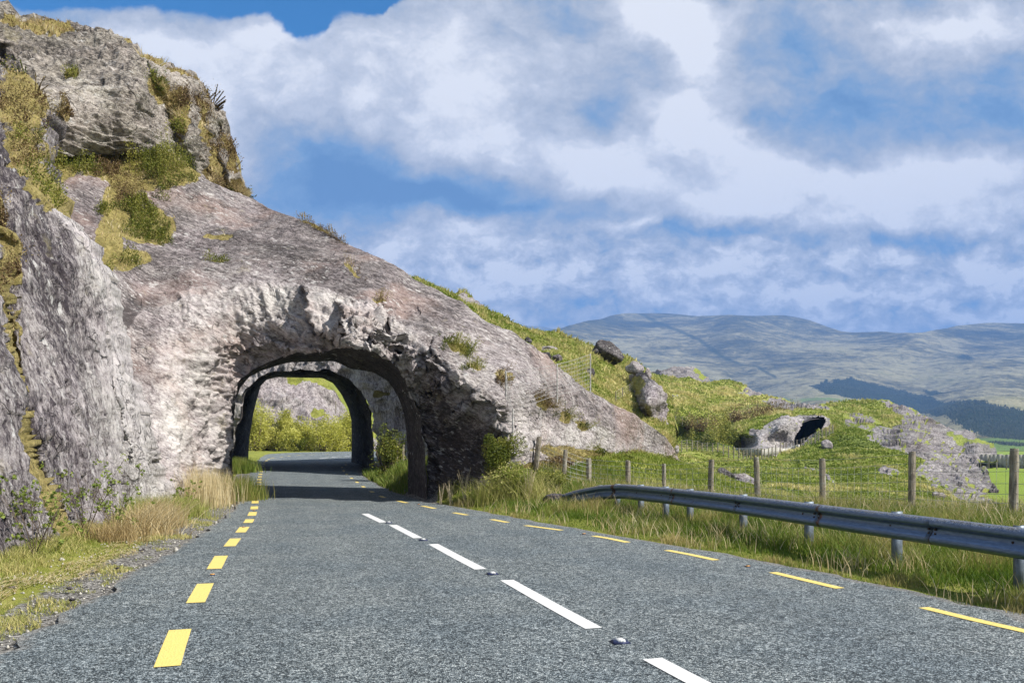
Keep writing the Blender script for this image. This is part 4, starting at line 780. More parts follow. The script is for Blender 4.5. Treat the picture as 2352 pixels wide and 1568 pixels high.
# shrubs on the arch slab and crag ------------------------------------------------
SH = [('gorse_bush','slab',[(385,396,62,42,5),(350,380,40,26,0)],4200,.07,'gorse',.55,'large round dark green gorse bush below the crag'),
 ('heather_bush','slab',[(255,392,35,20,0)],1200,.07,'heath',.4,'reddish brown heather clump left of the big gorse bush'),
 ('gorse_bush','slab',[(205,392,40,14,8),(150,378,30,12,5)],1300,.07,'gorse',.4,'long low gorse bush along the foot of the crag'),
 ('gorse_bush','slab',[(300,372,40,12,0)],1000,.07,'gorse',.4,'small gorse bush against the crag foot between heather and large bush'),
 ('heather_bush','slab',[(288,445,32,32,0),(310,470,24,16,0)],1600,.06,'heath',.35,'brown heather clump inside the big green patch on the slab'),
 ('gorse_bush','slab',[(325,480,52,32,0)],2600,.07,'gorse',.4,'mid green gorse clump just below the large bush'),
 ('gorse_bush','slab',[(348,534,50,30,5)],2600,.065,'gorse',.45,'dark gorse bush at the lower tip of the big green patch'),
 ('gorse_bush','slab',[(285,603,38,15,-3)],1100,.06,'gorse',.4,'isolated oval gorse bush lowest on the slab above the cut wall'),
 ('gorse_bush','slab',[(235,480,16,14,0)],500,.06,'gorse',.3,'tiny dark bush on the left side of the pale grass gully'),
 ('gorse_bush','slab',[(505,602,34,7,8)],500,.05,'gorse',.18,'thin green grass cushion lying across the middle of the slab'),  # a grass cushion, only named and leafed like the gorse bushes
 ('gorse_bush','slab',[(1042,790,34,15,12),(1072,802,20,14,0)],2600,.045,'gorse',.30,'round green gorse bush on the slab right above the arch'),
 ('gorse_bush','slab',[(1095,835,20,8,15)],800,.04,'gorse',.18,'low green strip of shrub between two slab bushes'),
 ('heather_bush','slab',[(1150,858,30,16,15),(1160,872,24,14,10)],2000,.04,'heath',.3,'brown green bush beside the left steel fence post'),
 ('gorse_bush','slab',[(1078,843,16,6,5)],400,.04,'gorse',.14,'small green tuft beneath the strip of slab shrub'),
 ('heather_bush','slab',[(1235,915,22,13,30),(1262,930,20,12,40)],1500,.04,'heath',.3,'orange brown shrub below the wire panels on the slab'),
 ('gorse_bush','slab',[(1292,955,20,12,35)],900,.04,'gorse',.3,'middle green shrub of the descending row on the slab'),
 ('gorse_bush','slab',[(1333,978,17,10,25)],700,.04,'gorse',.3,'lowest green shrub of the descending row on the slab'),
 ('heather_bush','slab',[(830,635,14,6,35),(800,608,14,4,35)],500,.04,'heath',.16,'brown strip of heath in the crack above the arch'),
 ('heather_bush','slab',[(872,690,16,6,0)],400,.04,'heath',.2,'small heather cushion on the ledge right above the arch cracks'),
 ('gorse_bush','slab',[(1380,1035,30,13,5),(1400,1043,24,10,8)],1900,.045,'gorse',.3,'green shrub carpet along the foot of the slab'),
 ('heather_bush','slab',[(1450,1052,32,14,15)],1300,.045,'heath',.3,'brown heath carpet right of the green shrub at the slab foot'),
 ('gorse_bush','slab',[(1522,1055,28,17,8)],1700,.05,'gorse',.5,'rounded gorse bush at the right tip of the slab'),
 ('heather_bush','slab',[(730,522,60,6,27),(770,542,30,5,30)],1200,.05,'heath',.18,'dry brown fringe of heath on the slab skyline'),
 ('heather_bush','crag',[(415,232,24,22,0),(425,248,14,12,0)],1500,.08,'heath',.5,'dark heather bush hanging in the gully of the crag'),
 ('gorse_bush','crag',[(360,185,16,26,-25)],700,.07,'gorse',.3,'green shrub in the upper part of the crag gully'),
 ('heather_bush','crag',[(463,265,16,24,0)],1200,.08,'heath',.5,'heather bush between the two right hand buttresses'),
 ('heather_bush','crag',[(487,215,15,20,0)],1100,.09,'heath',.6,'dark heather bush sticking out on the crag skyline'),
 ('heather_bush','crag',[(520,350,22,26,0)],1100,.08,'heath',.5,'brown heather halfway down the right edge of the crag'),
 ('gorse_bush','crag',[(470,345,14,30,0),(480,400,16,16,0)],1000,.07,'heath',.35,'tawny shrub strip in the crag cleft above the slab'),
 ('heather_bush','crag',[(505,420,24,14,20),(550,437,20,10,30)],1300,.07,'heath',.4,'low heather at the foot of the crag skyline'),
 ('gorse_bush','crag',[(572,433,8,12,0)],350,.09,'gorse',.4,'small bushy sprig against the sky at the crag foot'),
 ('gorse_bush','crag',[(412,290,18,12,0)],700,.07,'gorse',.3,'yellow green clump under the hanging heather of the crag'),
 ('gorse_bush','crag',[(165,165,14,10,20)],350,.07,'gorse',.25,'small green shrub on the middle of the crag face'),
 ('heather_bush','crag',[(150,258,14,20,0)],600,.07,'heath',.35,'brown shrub beside the left gully of the crag'),
 ('heather_bush','wall',[(60,365,34,28,0)],1400,.06,'heath',.35,'brown heather on the top shoulder of the cut wall'),
 ('gorse_bush','wall',[(90,440,38,24,-30)],1700,.055,'gorse',.35,'dark gorse bush on the upper corner of the cut wall'),
 ('gorse_bush','wall',[(125,468,20,16,30)],900,.05,'gorse',.3,'small gorse bush overhanging the edge of the cut wall'),
 ('gorse_bush','wall',[(35,180,34,22,0)],1000,.07,'gorse',.35,'olive shrub topmost in the grassy gully by the left edge'),
 ('heather_bush','wall',[(80,240,26,22,0)],1000,.07,'heath',.35,'tawny shrub in the grassy gully left of the crag'),
 ('gorse_bush','wall',[(50,320,30,18,0)],900,.06,'gorse',.3,'green shrub low in the grassy gully by the left edge'),
 ('heather_bush','wall',[(8,620,14,50,0)],900,.045,'heath',.25,'brown heather strip at the left edge of the photo'),
 ('heather_bush','wall',[(5,500,16,30,0)],600,.045,'heath',.25,'heather tuft on the wall near the left edge above the strip')]
SH += [('heather_bush','wall',[(60,285,34,18,20)],1500,.06,'heath',.35,'brown heather halfway down the grassy gully by the left edge'),
 ('heather_bush','wall',[(20,235,24,20,0)],1200,.06,'heath',.35,'heather clump at the very left of the grassy gully'),
 ('gorse_bush','wall',[(75,400,34,18,-20)],1600,.055,'gorse',.32,'olive shrub where the grassy gully meets the cut wall'),
 ('heather_bush','head',[(1622,982,42,10,0)],1500,.30,'heath',1.6,'dark brown heather belt on the headland left of the cave face'),
 ('heather_bush','head',[(1690,968,40,9,-10)],1500,.30,'heath',1.6,'dark heather belt directly above the pale cave face'),
 ('heather_bush','head',[(1765,950,45,6,-8)],1000,.30,'heath',1.2,'thin brown heather fringe on top of the cave face'),
 ('gorse_bush','head',[(1668,1008,34,13,0)],1800,.30,'gorse',1.8,'olive scrub filling the hollow left of the cave face'),
 ('gorse_bush','head',[(1600,1018,26,9,0)],1000,.30,'gorse',1.5,'small olive scrub near the tip of the slab below the heather belt')]
rels = {'slab': slab, 'crag': crag, 'wall': wall, 'head': head}
for q, (nm, rl, el, n, lf, mt_, hh, lab) in enumerate(SH):
    mat_patch(nm, rels[rl], el, int(n*2.2), lab, 'shrub', lf*.8, 300+q, mt_, hh, {'gorse_bush':'gorse bushes on the rock','heather_bush':'heather clumps on the rock'}.get(nm))
# big bush against the right pillar, shrubs on the bank
def at_g(u, v, Y):
    p = W(u, v, Y); return p
bush('pillar_bush', (-.30,20.5,1.25), (.55,.5,.72), 'tall olive green bush growing against the dark right pillar of the arch', 'bush', 'gorse', 9000, .05, 401, k=22)
bush('pillar_bush', (-.05,20.3,.62), (.85,.6,.60), 'lower grassy bush at the foot of the right pillar beside the road', 'bush', 'grass', 7000, .06, 402, k=20)
bush('pillar_bush', (.70,20.9,.50), (.75,.5,.48), 'spreading bush between the pillar bush and the first fence post', 'bush', 'gorse', 6000, .05, 403, k=20)
bush('roadside_bush', (-5.05,33.5,1.15), (.85,.6,1.2), 'twiggy olive bush between the two tunnels at the right road side', 'bush', 'gorse', 2600, .09, 404, k=18, stems=14)
for q, (u, v, Y, rx, rz, mt_, lab) in enumerate([(1400,1062,28.5,1.1,.36,'gorse','low dark green shrub mat below the middle of the slab foot'),(1335,1066,26.5,.9,.30,'gorse','low shrub mat left of the dark green one below the slab'),(1465,1072,30,1.0,.34,'heath','brown heath mat right of the dark green one below the slab'),(1262,1062,24.6,.7,.26,'heath','small brown heath mat between the first two fence posts'),(1530,1066,32,.8,.42,'gorse','gorse mound below the right tip of the slab'),(1500,1092,29,.9,.22,'heath','lowest brown heath strip on the bank behind the fence')]):
    bush('shrub_mat', W(u, v, Y), (rx, .8, rz), lab, 'shrub', mt_, 3200, .07, 480+q, 'shrub mats on the bank below the slab', k=26, stems=0)
tuft('straw_tussock', .35, 20.2, 900, .7, 'arching pale grass mound between pillar bush and reed fan', mat='grass', spread=.3, seed=486, lean=1.3, tint=(.5,1), w=.014)
tuft('straw_tussock', -.55, 20.2, 700, .6, 'arching grass tuft under the front of the pillar bush', mat='grass', spread=.25, seed=487, lean=1.3, tint=(.5,.95), w=.014)
# willows below the back cliff
WL = [(588,975,30,70),(612,985,30,58),(640,995,26,52),(665,1005,28,42),(692,990,24,50),(716,1000,26,46),(744,988,22,54),(770,992,24,54),(797,980,24,62),(560,990,28,60),(655,975,18,46),(825,985,28,62)]
for q, (u, v, rx, ry) in enumerate(WL):
    Y = 99+q%3*2; s_ = Y/F; lab = ['tall willow shrub against the left rim of the far tunnel mouth','low willow shrub left of centre under the back cliff','pale willow shrub with its top against pink rock','shortest willow shrub in the middle of the far tunnel view','rounded willow shrub under the dark overhang of the back cliff','willow shrub right of the middle under the back cliff','bright willow shrub under the small ledge bush','yellow green willow shrub near the right rim of the tunnel view','tallest willow shrub at the right rim of the far tunnel mouth','willow shrub mostly hidden by the left tunnel wall','narrow pale willow standing behind the others','willow shrub mostly hidden by the right tunnel wall'][q]
    bush('willow_shrub', W(u, v+14, Y), (rx*s_*1.55, 1.6, ry*s_), lab, 'shrub', 'willow', 5200, .2, 410+q, 'willow shrubs beyond the farther tunnel', k=34, stems=8)
bush('gorse_bush', W(682,1022,97), (1.4,.8,.8), 'small dark green bush at the road bend beyond the tunnels', 'shrub', 'gorse', 900, .2, 430)
# grasses inside the arches
tuft('grass_clump', -14.1, 42.5, 1500, .75, 'bright green grass clump at the left foot of the farther tunnel', mat='verge', spread=.45, seed=440, w=.03, tint=(.4,.7))
x, y = scatter(14000, -7.5, -2.8, 25, 44, lambda x, y: (road_dist(x, y) > .05)*(road_dist(x, y) < 1.6)*(x > -.27*y+1.8), 441)
v, f, co = blades(np.stack([x,y,gz(x,y)], 1), .3, .03, .8, None, RNG.uniform(.25,.75,len(x)), 2, (0,0), 442); mesh('tunnel_verge_grass', v, f, M['verge'], None, co, False, kind='stuff')
# left verge tufts and brambles
tuft('straw_tussock', -6.05, 13.6, 800, .44, 'large tawny grass tussock leaning over at the foot of the cut wall', spread=.24, seed=450, lean=1.3, tint=(.1,.85), wind=(.25,0), w=.014)
tuft('straw_tussock', -6.4, 15.0, 650, .46, 'second tawny tussock behind the large leaning one', spread=.22, seed=451, lean=1.3, tint=(.1,.85), wind=(.2,.1), w=.015)
tuft('straw_tussock', -5.95, 12.4, 600, .28, 'small brownish tussock at the roadside end of the leaning tussocks', spread=.2, seed=452, lean=1.0, tint=(.05,.45))
tuft('straw_tussock', -7.3, 19.6, 800, .8, 'tall pale yellow grass clump where the wall meets the arch', spread=.25, seed=453, lean=.35, tint=(.5,1), w=.014)
tuft('straw_tussock', -7.55, 20.8, 700, .85, 'tall straw stalks just behind the pale yellow clump', spread=.28, seed=454, lean=.3, tint=(.4,.9), w=.014)
tuft('grass_clump', -7.35, 22.2, 2000, .65, 'fresh green grass clump at the left foot of the arch', mat='verge', spread=.30, seed=455, w=.016, tint=(.45,.9))
tuft('grass_clump', -6.75, 17.0, 1200, .38, 'yellow green tussock halfway along the left verge', mat='grass', spread=.26, seed=456, tint=(.4,.9))
tuft('grass_clump', -6.9, 15.8, 1000, .42, 'green tuft under the wall between the tussocks', mat='grass', spread=.24, seed=457, tint=(.3,.8))
def bramble(x, y, h, n, seed, label):
    r = np.random.default_rng(seed); z0 = float(gz(np.array([x]), np.array([y]))[0]); t = thing('bramble', label, 'bramble', (x, y, z0), 'leafy brambles on the left verge'); m = MB(); LP = []
    for i in range(n):
        a = r.uniform(0, 2*np.pi); L = r.uniform(.5, 1)*h; e = np.array([np.cos(a)*L*.55, np.sin(a)*L*.35, L]); p = np.array([[0,0,0], e*.5+[0,0,.1*L], e])
        m.tube(resample(np.c_[p], 4) if False else p, [.006,.004,.002], 4)
        for k in range(4):
            s0 = r.uniform(.35,1); q = p[1]*(1-s0)*2+p[2]*(2*s0-1) if s0 > .5 else p[1]*s0*2; e2 = q+r.normal(size=3)*h*.16; m.tube([q, e2], [.003,.0015], 3)
            c, _ = clump_points(e2, (h*.07,)*3, 13, r, 3); LP.append(c)
    m.build('stem', M['stem'], t); v, f, co = leaves(np.concatenate(LP), .045, seed, None, .7); mesh('foliage', v, f, M['brier'], t, co, False)
bramble(-5.95, 10.3, .95, 9, 460, 'leafy bramble nearest the camera at the foot of the cut wall')
bramble(-6.2, 11.0, .8, 8, 461, 'bramble with small green leaves beside the wall crack')
bramble(-6.5, 12.6, 1.25, 9, 462, 'tallest bramble rising behind the leaning tawny tussock')
bramble(-5.9, 9.2, .55, 6, 463, 'low bramble at the left edge of the photo')
bramble(-7.2, 18.3, .7, 7, 464, 'bramble beside the rock step near the arch')
bramble(-6.45, 13.4, 1.0, 6, 465, 'thin bramble above the second tawny tussock')
# stalks in front of the dark pillar
for q, (u, h_, n_) in enumerate([(1012,.55,7),(1035,.6,9),(1066,.9,9),(1128,.7,5),(1150,.6,8),(1165,.45,6),(1216,.85,26),(1205,.6,10)]):
    Y = 20.6-.35*(q > 5)*2; c = W(u, 1150, Y); xx, yy = float(c[0]), Y; z0 = float(gz(np.array([xx]), np.array([yy]))[0])
    m = MB(); r = np.random.default_rng(470+q)
    for i in range(n_):
        a, l = r.uniform(0, 6.3), r.uniform(.05,.28); m.tube([(r.normal()*.03, r.normal()*.03, 0), (math.cos(a)*l*h_*.4, math.sin(a)*l*h_*.4, h_*r.uniform(.4,.6)), (math.cos(a)*l*h_, math.sin(a)*l*h_, h_*r.uniform(.8,1.05))], [.006,.005,.003], 3)
    o = m.build('reed_clump', M['reed']); o.location = (xx, yy, z0); o['category'] = 'reeds'; o['group'] = 'dry stalks by the road'
    o['label'] = ['dry stalks farthest left in front of the dark pillar','dry stalks second from the left before the pillar','tallest thin stalks in the middle of the dark pillar','few dry stalks just left of the pillar bush','dry stalks standing below the pillar bush','short stalks between pillar bush and fan of reeds','wide fan of pale reeds near the end of the guardrail','small reeds leaning beside the wide fan'][q]
# bracken stalks along the fence
r = np.random.default_rng(490); m = MB()
for i in range(150):
    y = r.uniform(8, 21); x = float(np.interp(y, [6,13.5,17.5,21], [9,8,6.3,4.8]))+r.normal()*.5; z0 = float(gz(np.array([x]), np.array([y]))[0]); h_ = r.uniform(.2,.6)
    e = np.array([x+r.normal()*.12, y+r.normal()*.12, z0+h_]); m.tube([(x,y,z0), ((x+e[0])/2+.02, (y+e[1])/2, z0+h_*.6), e], [.005,.004,.002], 3)
    for k in range(2): m.tube([e*(1-.25*k)+np.array([x,y,z0])*.25*k, e+r.normal(size=3)*.09-[0,0,.03]], [.003,.0015], 3)
m.build('dead_bracken', M['reed'], kind='stuff')

# ------------------------------------------------------------------ guardrail
RPATH = np.array([(6.9,-3.0,.68),(6.2,1.0,.68),(5.55,5.2,.68),(5.3,6.6,.68),(5.05,8.0,.68),(4.72,9.4,.68),(4.38,10.6,.68),(3.98,12.2,.68),(3.50,14.0,.68),(2.95,15.8,.675),(2.36,17.5,.66),(1.95,18.2,.60),(1.45,18.8,.46),(1.0,19.2,.28),(.75,19.35,.16)])
rp = resample(RPATH, 280); from_d = np.r_[0, np.cumsum(np.linalg.norm(np.diff(rp[:,:2], axis=0), axis=1))]
for k in range(3): rp[1:-1] = (rp[:-2]+rp[1:-1]*2+rp[2:])/4
gt = thing('guardrail', 'weathered steel crash barrier curving along the right verge and diving into the grass', 'guardrail', (float(rp[160,0]), float(rp[160,1]), 0)); g0 = np.array(gt.location)
PROF = np.array([(0,.155),(.022,.154),(.048,.146),(.068,.130),(.080,.108),(.083,.088),(.078,.070),(.062,.056),(.036,.044),(.022,.030),(.020,.012),(.024,-.006),(.034,-.026),(.050,-.044),(.066,-.060),(.077,-.080),(.078,-.102),(.066,-.124),(.046,-.140),(.022,-.152),(0,-.155)])
tg = np.gradient(rp, axis=0); nl = np.stack([-tg[:,1], tg[:,0], 0*tg[:,0]], 1); nl /= np.linalg.norm(nl, axis=1)[:,None]   # toward the road
joints = [0, 4.2, 8.3, 12.45, 14.5, 16.65, 18.9, 21.3, 23.5, from_d[-1]]
for k in range(len(joints)-1):
    s_ = (from_d >= joints[k]-.02) & (from_d <= joints[k+1]+.16); q = rp[s_]; nn = nl[s_]; off = .004*(k % 2)+.002
    outer = q[:,None]+nn[:,None]*(PROF[None,:,:1]+off)+np.array([0,0,1])*(PROF[None,:,1:]-.155)
    inner = outer-nn[:,None]*.003; m_, n_ = outer.shape[:2]; topm = (PROF[:,1] > .08)*1.; V = np.concatenate([outer.reshape(-1,3), inner.reshape(-1,3)])
    f1 = grid_faces(m_, n_); f2 = f1[:,::-1]+m_*n_; I = np.arange(m_*n_).reshape(m_, n_); rim = []
    for e in (I[0], I[-1], I[:,0], I[:,-1]): rim.append(np.stack([e[:-1], e[1:], e[1:]+m_*n_, e[:-1]+m_*n_], 1))
    cc_ = np.zeros((m_, n_, 3)); dd = from_d[s_]; cc_[...,0] = (np.exp(-((dd-joints[k])/.05)**2)*.8+np.exp(-((dd-joints[k+1])/.05)**2)*.7+.45*sstep(joints[-1]-1.5,joints[-1],dd))[:,None]; cc_[...,1] = topm[None]
    b = mesh('beam', V-g0, np.concatenate([f1, f2]+rim), M['rail'], gt, np.concatenate([cc_.reshape(-1,3)]*2), True)
    if k:
        i = int(np.argmin(np.abs(from_d-joints[k]-.06))); m = MB()
        for dz in (.07,-.07):
            for ds in (-.05,.05):
                tdir = tg[i]/np.linalg.norm(tg[i]); c = rp[i]+tdir*ds+np.array([0,0,-.155+dz*.35])-g0; m = MB(); m.tube([c+nl[i]*.02, c+nl[i]*.045], .014, 6)
                m.build('bolt', M['bolt'], b)
for u in (2327,2050,1846,1694,1574,1519,1462,1411,1367,-1,-3,-5,-7.4):
    X = np.where(rp[:,1] > 4, rp[:,0]/np.maximum(rp[:,1], 1)*F+CX, 9999); i = int(np.argmin(np.abs(X-u-4))) if u > 0 else int(np.argmin(np.abs(from_d+u))); c = rp[i]-nl[i]*.09; m = MB(); a = math.atan2(tg[i,1], tg[i,0]); zt = c[2]+.012; zb = -.15
    hh = zt-zb; ca, sa = math.cos(a), math.sin(a)
    m.box((c[0], c[1], (zt+zb)/2), (.006,.11,hh), a)
    for s_ in (-1,1): m.box((c[0]+ca*.028-sa*s_*.055, c[1]+sa*.028+ca*s_*.055, (zt+zb)/2), (.056,.006,hh), a)
    m.v = [x-g0 for x in m.v]; m.build('post', M['steel'], gt)
    m = MB(); m.tube([rp[i]+nl[i]*.008-[0,0,.155], rp[i]+nl[i]*.03-[0,0,.155]], .016, 6); m.v = [x-g0 for x in m.v]; m.build('bolt', M['bolt'], gt)

# ------------------------------------------------------------------ fences
def wire_line(m, A, B, sag=.01, r=.003, n=5):
    t = np.linspace(0, 1, n)[:,None]; P = np.asarray(A)*(1-t)+np.asarray(B)*t; P[:,2] -= sag*4*(t*(1-t))[:,0]; m.tube(P, r, 3, caps=False)
FP = [(2700,1040,11.0,.071),(2330,1030,13.5,.068),(2095,1037,15.5,.066),(1888,1053,17.5,.066),(1737,1050,19.5,.066),(1634,1055,21,.072),(1525,1065,22,.055),(1442,1057,22.5,.070),(1352,1052,23,.074),(1299,1032,22.6,.062),(1239,1003,23,.074)]
ft = thing('wire_fence', 'sheep wire fence on weathered round wooden posts behind the guardrail', 'fence', (5,19,0)); f0 = np.array(ft.location); tops = []
for q, (u, v, Y, rad) in enumerate(FP):
    p_ = W(u, v, Y); zb = float(gz(p_[:1], p_[1:2])[0])-.2; r = np.random.default_rng(600+q); lean = np.array([r.normal()*.02, r.normal()*.02, 0])+(np.array([.09,0,0]) if q == 10 else 0)+(np.array([.05,0,0]) if q == 9 else 0)
    hh = p_[2]-zb; n = 12; k = 14; zz = np.linspace(0, hh, k); an = np.arange(n)*2*np.pi/n; V = []
    for z_ in zz:
        rr = rad*(1+.05*np.sin(an*3+q)+.03*r.normal(size=n))*(1.0 if z_ < hh-.02 else .9); c = p_-lean*(hh-z_)/1.1*1.0; V.append(np.stack([c[0]+np.cos(an)*rr, c[1]+np.sin(an)*rr, np.full(n, zb+z_)+(r.uniform(-.01,.012,n) if z_ == zz[-1] else 0)], 1))
    V = np.array(V)-f0; Fc = [tuple(int(x) for x in t_) for t_ in np.stack([np.arange(n*(k-1)), (np.arange(n*(k-1))//n)*n+(np.arange(n*(k-1))+1)%n, (np.arange(n*(k-1))//n)*n+(np.arange(n*(k-1))+1)%n+n, np.arange(n*(k-1))+n], 1)]+[tuple(range(n*(k-1), n*k))]
    mesh('post', V.reshape(-1,3), Fc, M['wood'], ft, None, False); tops.append((p_, zb+.2, rad))
m = MB()
for (a, za, ra), (b, zb_, rb) in zip(tops[:-1], tops[1:]):
    A, B = a+np.array([-.03,-.07,0]), b+np.array([-.03,-.07,0]); ha, hb = a[2]-za, b[2]-zb_
    for fr in (.10,.20,.30,.42,.56,.72,.84,.99):
        wire_line(m, A*[1,1,0]+[0,0,za+ha*fr-.02], B*[1,1,0]+[0,0,zb_+hb*fr-.02], .015, .0042)
    L = np.linalg.norm(B-A); nv = int(L/.17)
    for i in range(1, nv):
        t = i/nv; c = A*(1-t)+B*t; z0 = za*(1-t)+zb_*t; h_ = ha*(1-t)+hb*t; m.tube([(c[0],c[1],z0+.04), (c[0]+.006,c[1],z0+h_*.83)], .003, 3, caps=False)
m.v = [x-f0 for x in m.v]; m.build('wire_mesh', M['wire'], ft)
# barbed strand and steel-tube panels on the slab
SP = [((1162,952),(1162,852),21.2),((1280,910),(1280,835),23.4),((1356,893),(1356,812),25.4)]
st_ = thing('wire_panel_fence', 'steel tube and wire panel fence standing on the bare slab above the pillar', 'fence', tuple(W(1162,952,21.2))); s0 = np.array(st_.location); ends = []
for (ub, vb), (ut, vt), Y in SP:
    b_, t_ = W(ub, vb, Y), W(ut, vt, Y); m = MB(); m.tube([b_-[0,0,.15], t_], .021, 8); m.v = [x-s0 for x in m.v]; m.build('post', M['iron'], st_); ends.append((b_, t_))
b2, t2 = W(1178,1006,20.9), W(1178,938,20.9); m = MB(); m.tube([b2-[0,0,.15], t2], .019, 8); m.v = [x-s0 for x in m.v]; m.build('post', M['iron'], st_)
m = MB()
for (ba, ta), (bb, tb) in zip(ends[:-1], ends[1:]):
    for k in range(9):
        fr = .06+.92*k/8; wire_line(m, ba*(1-fr)+ta*fr, bb*(1-fr)+tb*fr, .02, .0065 if k in (0,8) else .005)
    nv = 12
    for i in range(1, nv): t = i/nv; m.tube([(ba*(1-t)+bb*t)*.94+(ta*(1-t)+tb*t)*.06, (ba*(1-t)+bb*t)*.03+(ta*(1-t)+tb*t)*.97], .003, 3, caps=False)
for k in range(9):
    fr = k/8; wire_line(m, ends[0][0]*(1-fr)+ends[0][1]*fr, b2*(1-fr)+t2*fr, .02, .0035)
for k in range(1,7): t = k/7; m.tube([ends[0][0]*(1-t)+b2*t, ends[0][1]*(1-t)+t2*t], .003, 3, caps=False)
wire_line(m, t2, tops[10][0]-[0,0,.05], .05, .003); wire_line(m, b2+[0,0,.2], tops[10][0]-[0,0,.5], .05, .003)
m.v = [x-s0 for x in m.v]; m.build('wire_mesh', M['iron'], st_)
def far_fence(pts, rel, h_, rad, label, Yoff=-.3, wires=4, mat='wood'):
    P = []
    for u, v in pts:
        p_, _ = rel.at(np.array([u]), np.array([v])); P.append(p_[0]+[0,Yoff,0])
    t = thing('post_fence', label, 'fence', tuple(P[0])); o = P[0]; proto = None
    for q, p_ in enumerate(P):
        if proto is None:
            m = MB(); m.tube([(0,0,-.3),(0,0,h_)], rad, 6); proto = m.build('post', M[mat], t)
        else:
            c = proto.copy(); C.objects.link(c); c.parent = t; c.location = tuple(p_-o)
    m = MB()
    for a, b in zip(P[:-1], P[1:]):
        for k in range(wires): z = h_*(.25+.7*k/(wires-1)); wire_line(m, a+[0,0,z]-o, b+[0,0,z]-o, .02, rad*.16, 3)
    m.build('wire', M['wire'], t); return t
far_fence([(x, float(np.interp(x, [1560,1640,1700,1760,1830,1880,1905], [1040,1044,1052,1050,1030,1012,1004]))) for x in np.r_[np.linspace(1560,1690,12), np.linspace(1700,1905,26)]], head, 1.15, .06, 'long line of small fence posts below the pale road and cave mouth', -1.2)
far_fence([(1537,972),(1550,974),(1566,976),(1579,976),(1600,976),(1620,974),(1645,968),(1675,962),(1716,952),(1738,948),(1782,944),(1830,940)], head, 1.25, .055, 'row of fence posts crossing the grassy slope above the cut', -.5)
far_fence([(1416,921),(1430,913),(1443,905),(1455,895),(1475,880)], slope, .62, .03, 'four small posts climbing the grass towards the dark outcrop', -.2)
# posts by the far wall at the right edge
t = thing('post_fence', 'fence of thin posts in front of the far pale wall at the right edge', 'fence', tuple(W(2200,1066,150))); o_ = np.array(t.location); P = [np.array([*W(u,1070,150-.06*(u-2222))[:2], -2.9]) for u in (2222,2232,2252,2271,2290,2312,2340,2372)]
for p_ in P: m = MB(); m.tube([p_-o_, p_-o_+[0,0,1.9]], .08, 6); m.build('post', M['wood'], t)
m = MB()
for a, b in zip(P[:-1], P[1:]):
    for z in (1.0,1.4,1.8): wire_line(m, a+[0,0,z]-o_, b+[0,0,z]-o_, .02, .012, 3)
m.build('wire', M['wire'], t)
# far wall and distant road
m = MB(); A = W(2200,1044,170); B = W(2500,1050,150); nseg = 30
for i in range(nseg):
    a = A+(B-A)*i/nseg; b = A+(B-A)*(i+1)/nseg; c = (a+b)/2; m.box((c[0], c[1], -2.3), (np.linalg.norm(b-a)*.995, .5, 3.6+.15*math.sin(i*2.1)), math.atan2(B[1]-A[1], B[0]-A[0]))
m.build('stone_wall', M['stone'], label='long pale low wall running past the headland at the right edge', category='wall')
us = np.linspace(1690, 1835, 40); vv = np.interp(us, [1690,1720,1760,1800,1835], [1036,1043,1044,1039,1027]); a_, _ = head.at(us, vv); b_, _ = head.at(us, vv-5)
a_ = a_.copy(); b_ = b_.copy(); zz = np.convolve(np.pad((a_[:,2]+b_[:,2])/2, 4, 'edge'), np.ones(9)/9, 'valid'); yy = np.convolve(np.pad(a_[:,1], 4, 'edge'), np.ones(9)/9, 'valid')-2.5
k_ = yy/a_[:,1]; A = np.stack([a_[:,0]*k_, yy, H+(zz-H)*k_+.12], 1); B = A+[0,2.2,.14]
mesh('far_road', np.stack([A, B], 1).reshape(-1,3), grid_faces(40, 2), M['stone'], None, None, True, kind='structure')
m = MB()
for i in range(39): a, b = A[i], A[i+1]; c = (a+b)/2; m.box((c[0], c[1]-.15, c[2]-.1), (np.linalg.norm(b-a), .22, .75), math.atan2(b[1]-a[1], b[0]-a[0]))
m.build('kerb_wall', M['stone'], label='small pale wall edging the distant road before the cave mouth', category='wall')
# posts at the right between the tunnels, and post on the bank beyond
for (u, v0, v1, Y, nm, lab) in [(912,1012,1078,36,'fence_post','left pale post beside the twiggy bush between the tunnels'),(926,1020,1085,36,'fence_post','right pale post beside the twiggy bush between the tunnels'),(902-19,1,2,1,'',''),(771,921,943,108,'fence_post','lone post on the green bank seen through both tunnels')]:
    if not nm: continue
    a, b = W(u, v1, Y), W(u, v0, Y); m = MB(); m.tube([(0,0,-.4),(0,0,b[2]-a[2])], .06, 7); o = m.build(nm, M['wood']); o.location = tuple(a); o['label'] = lab; o['category'] = 'post'

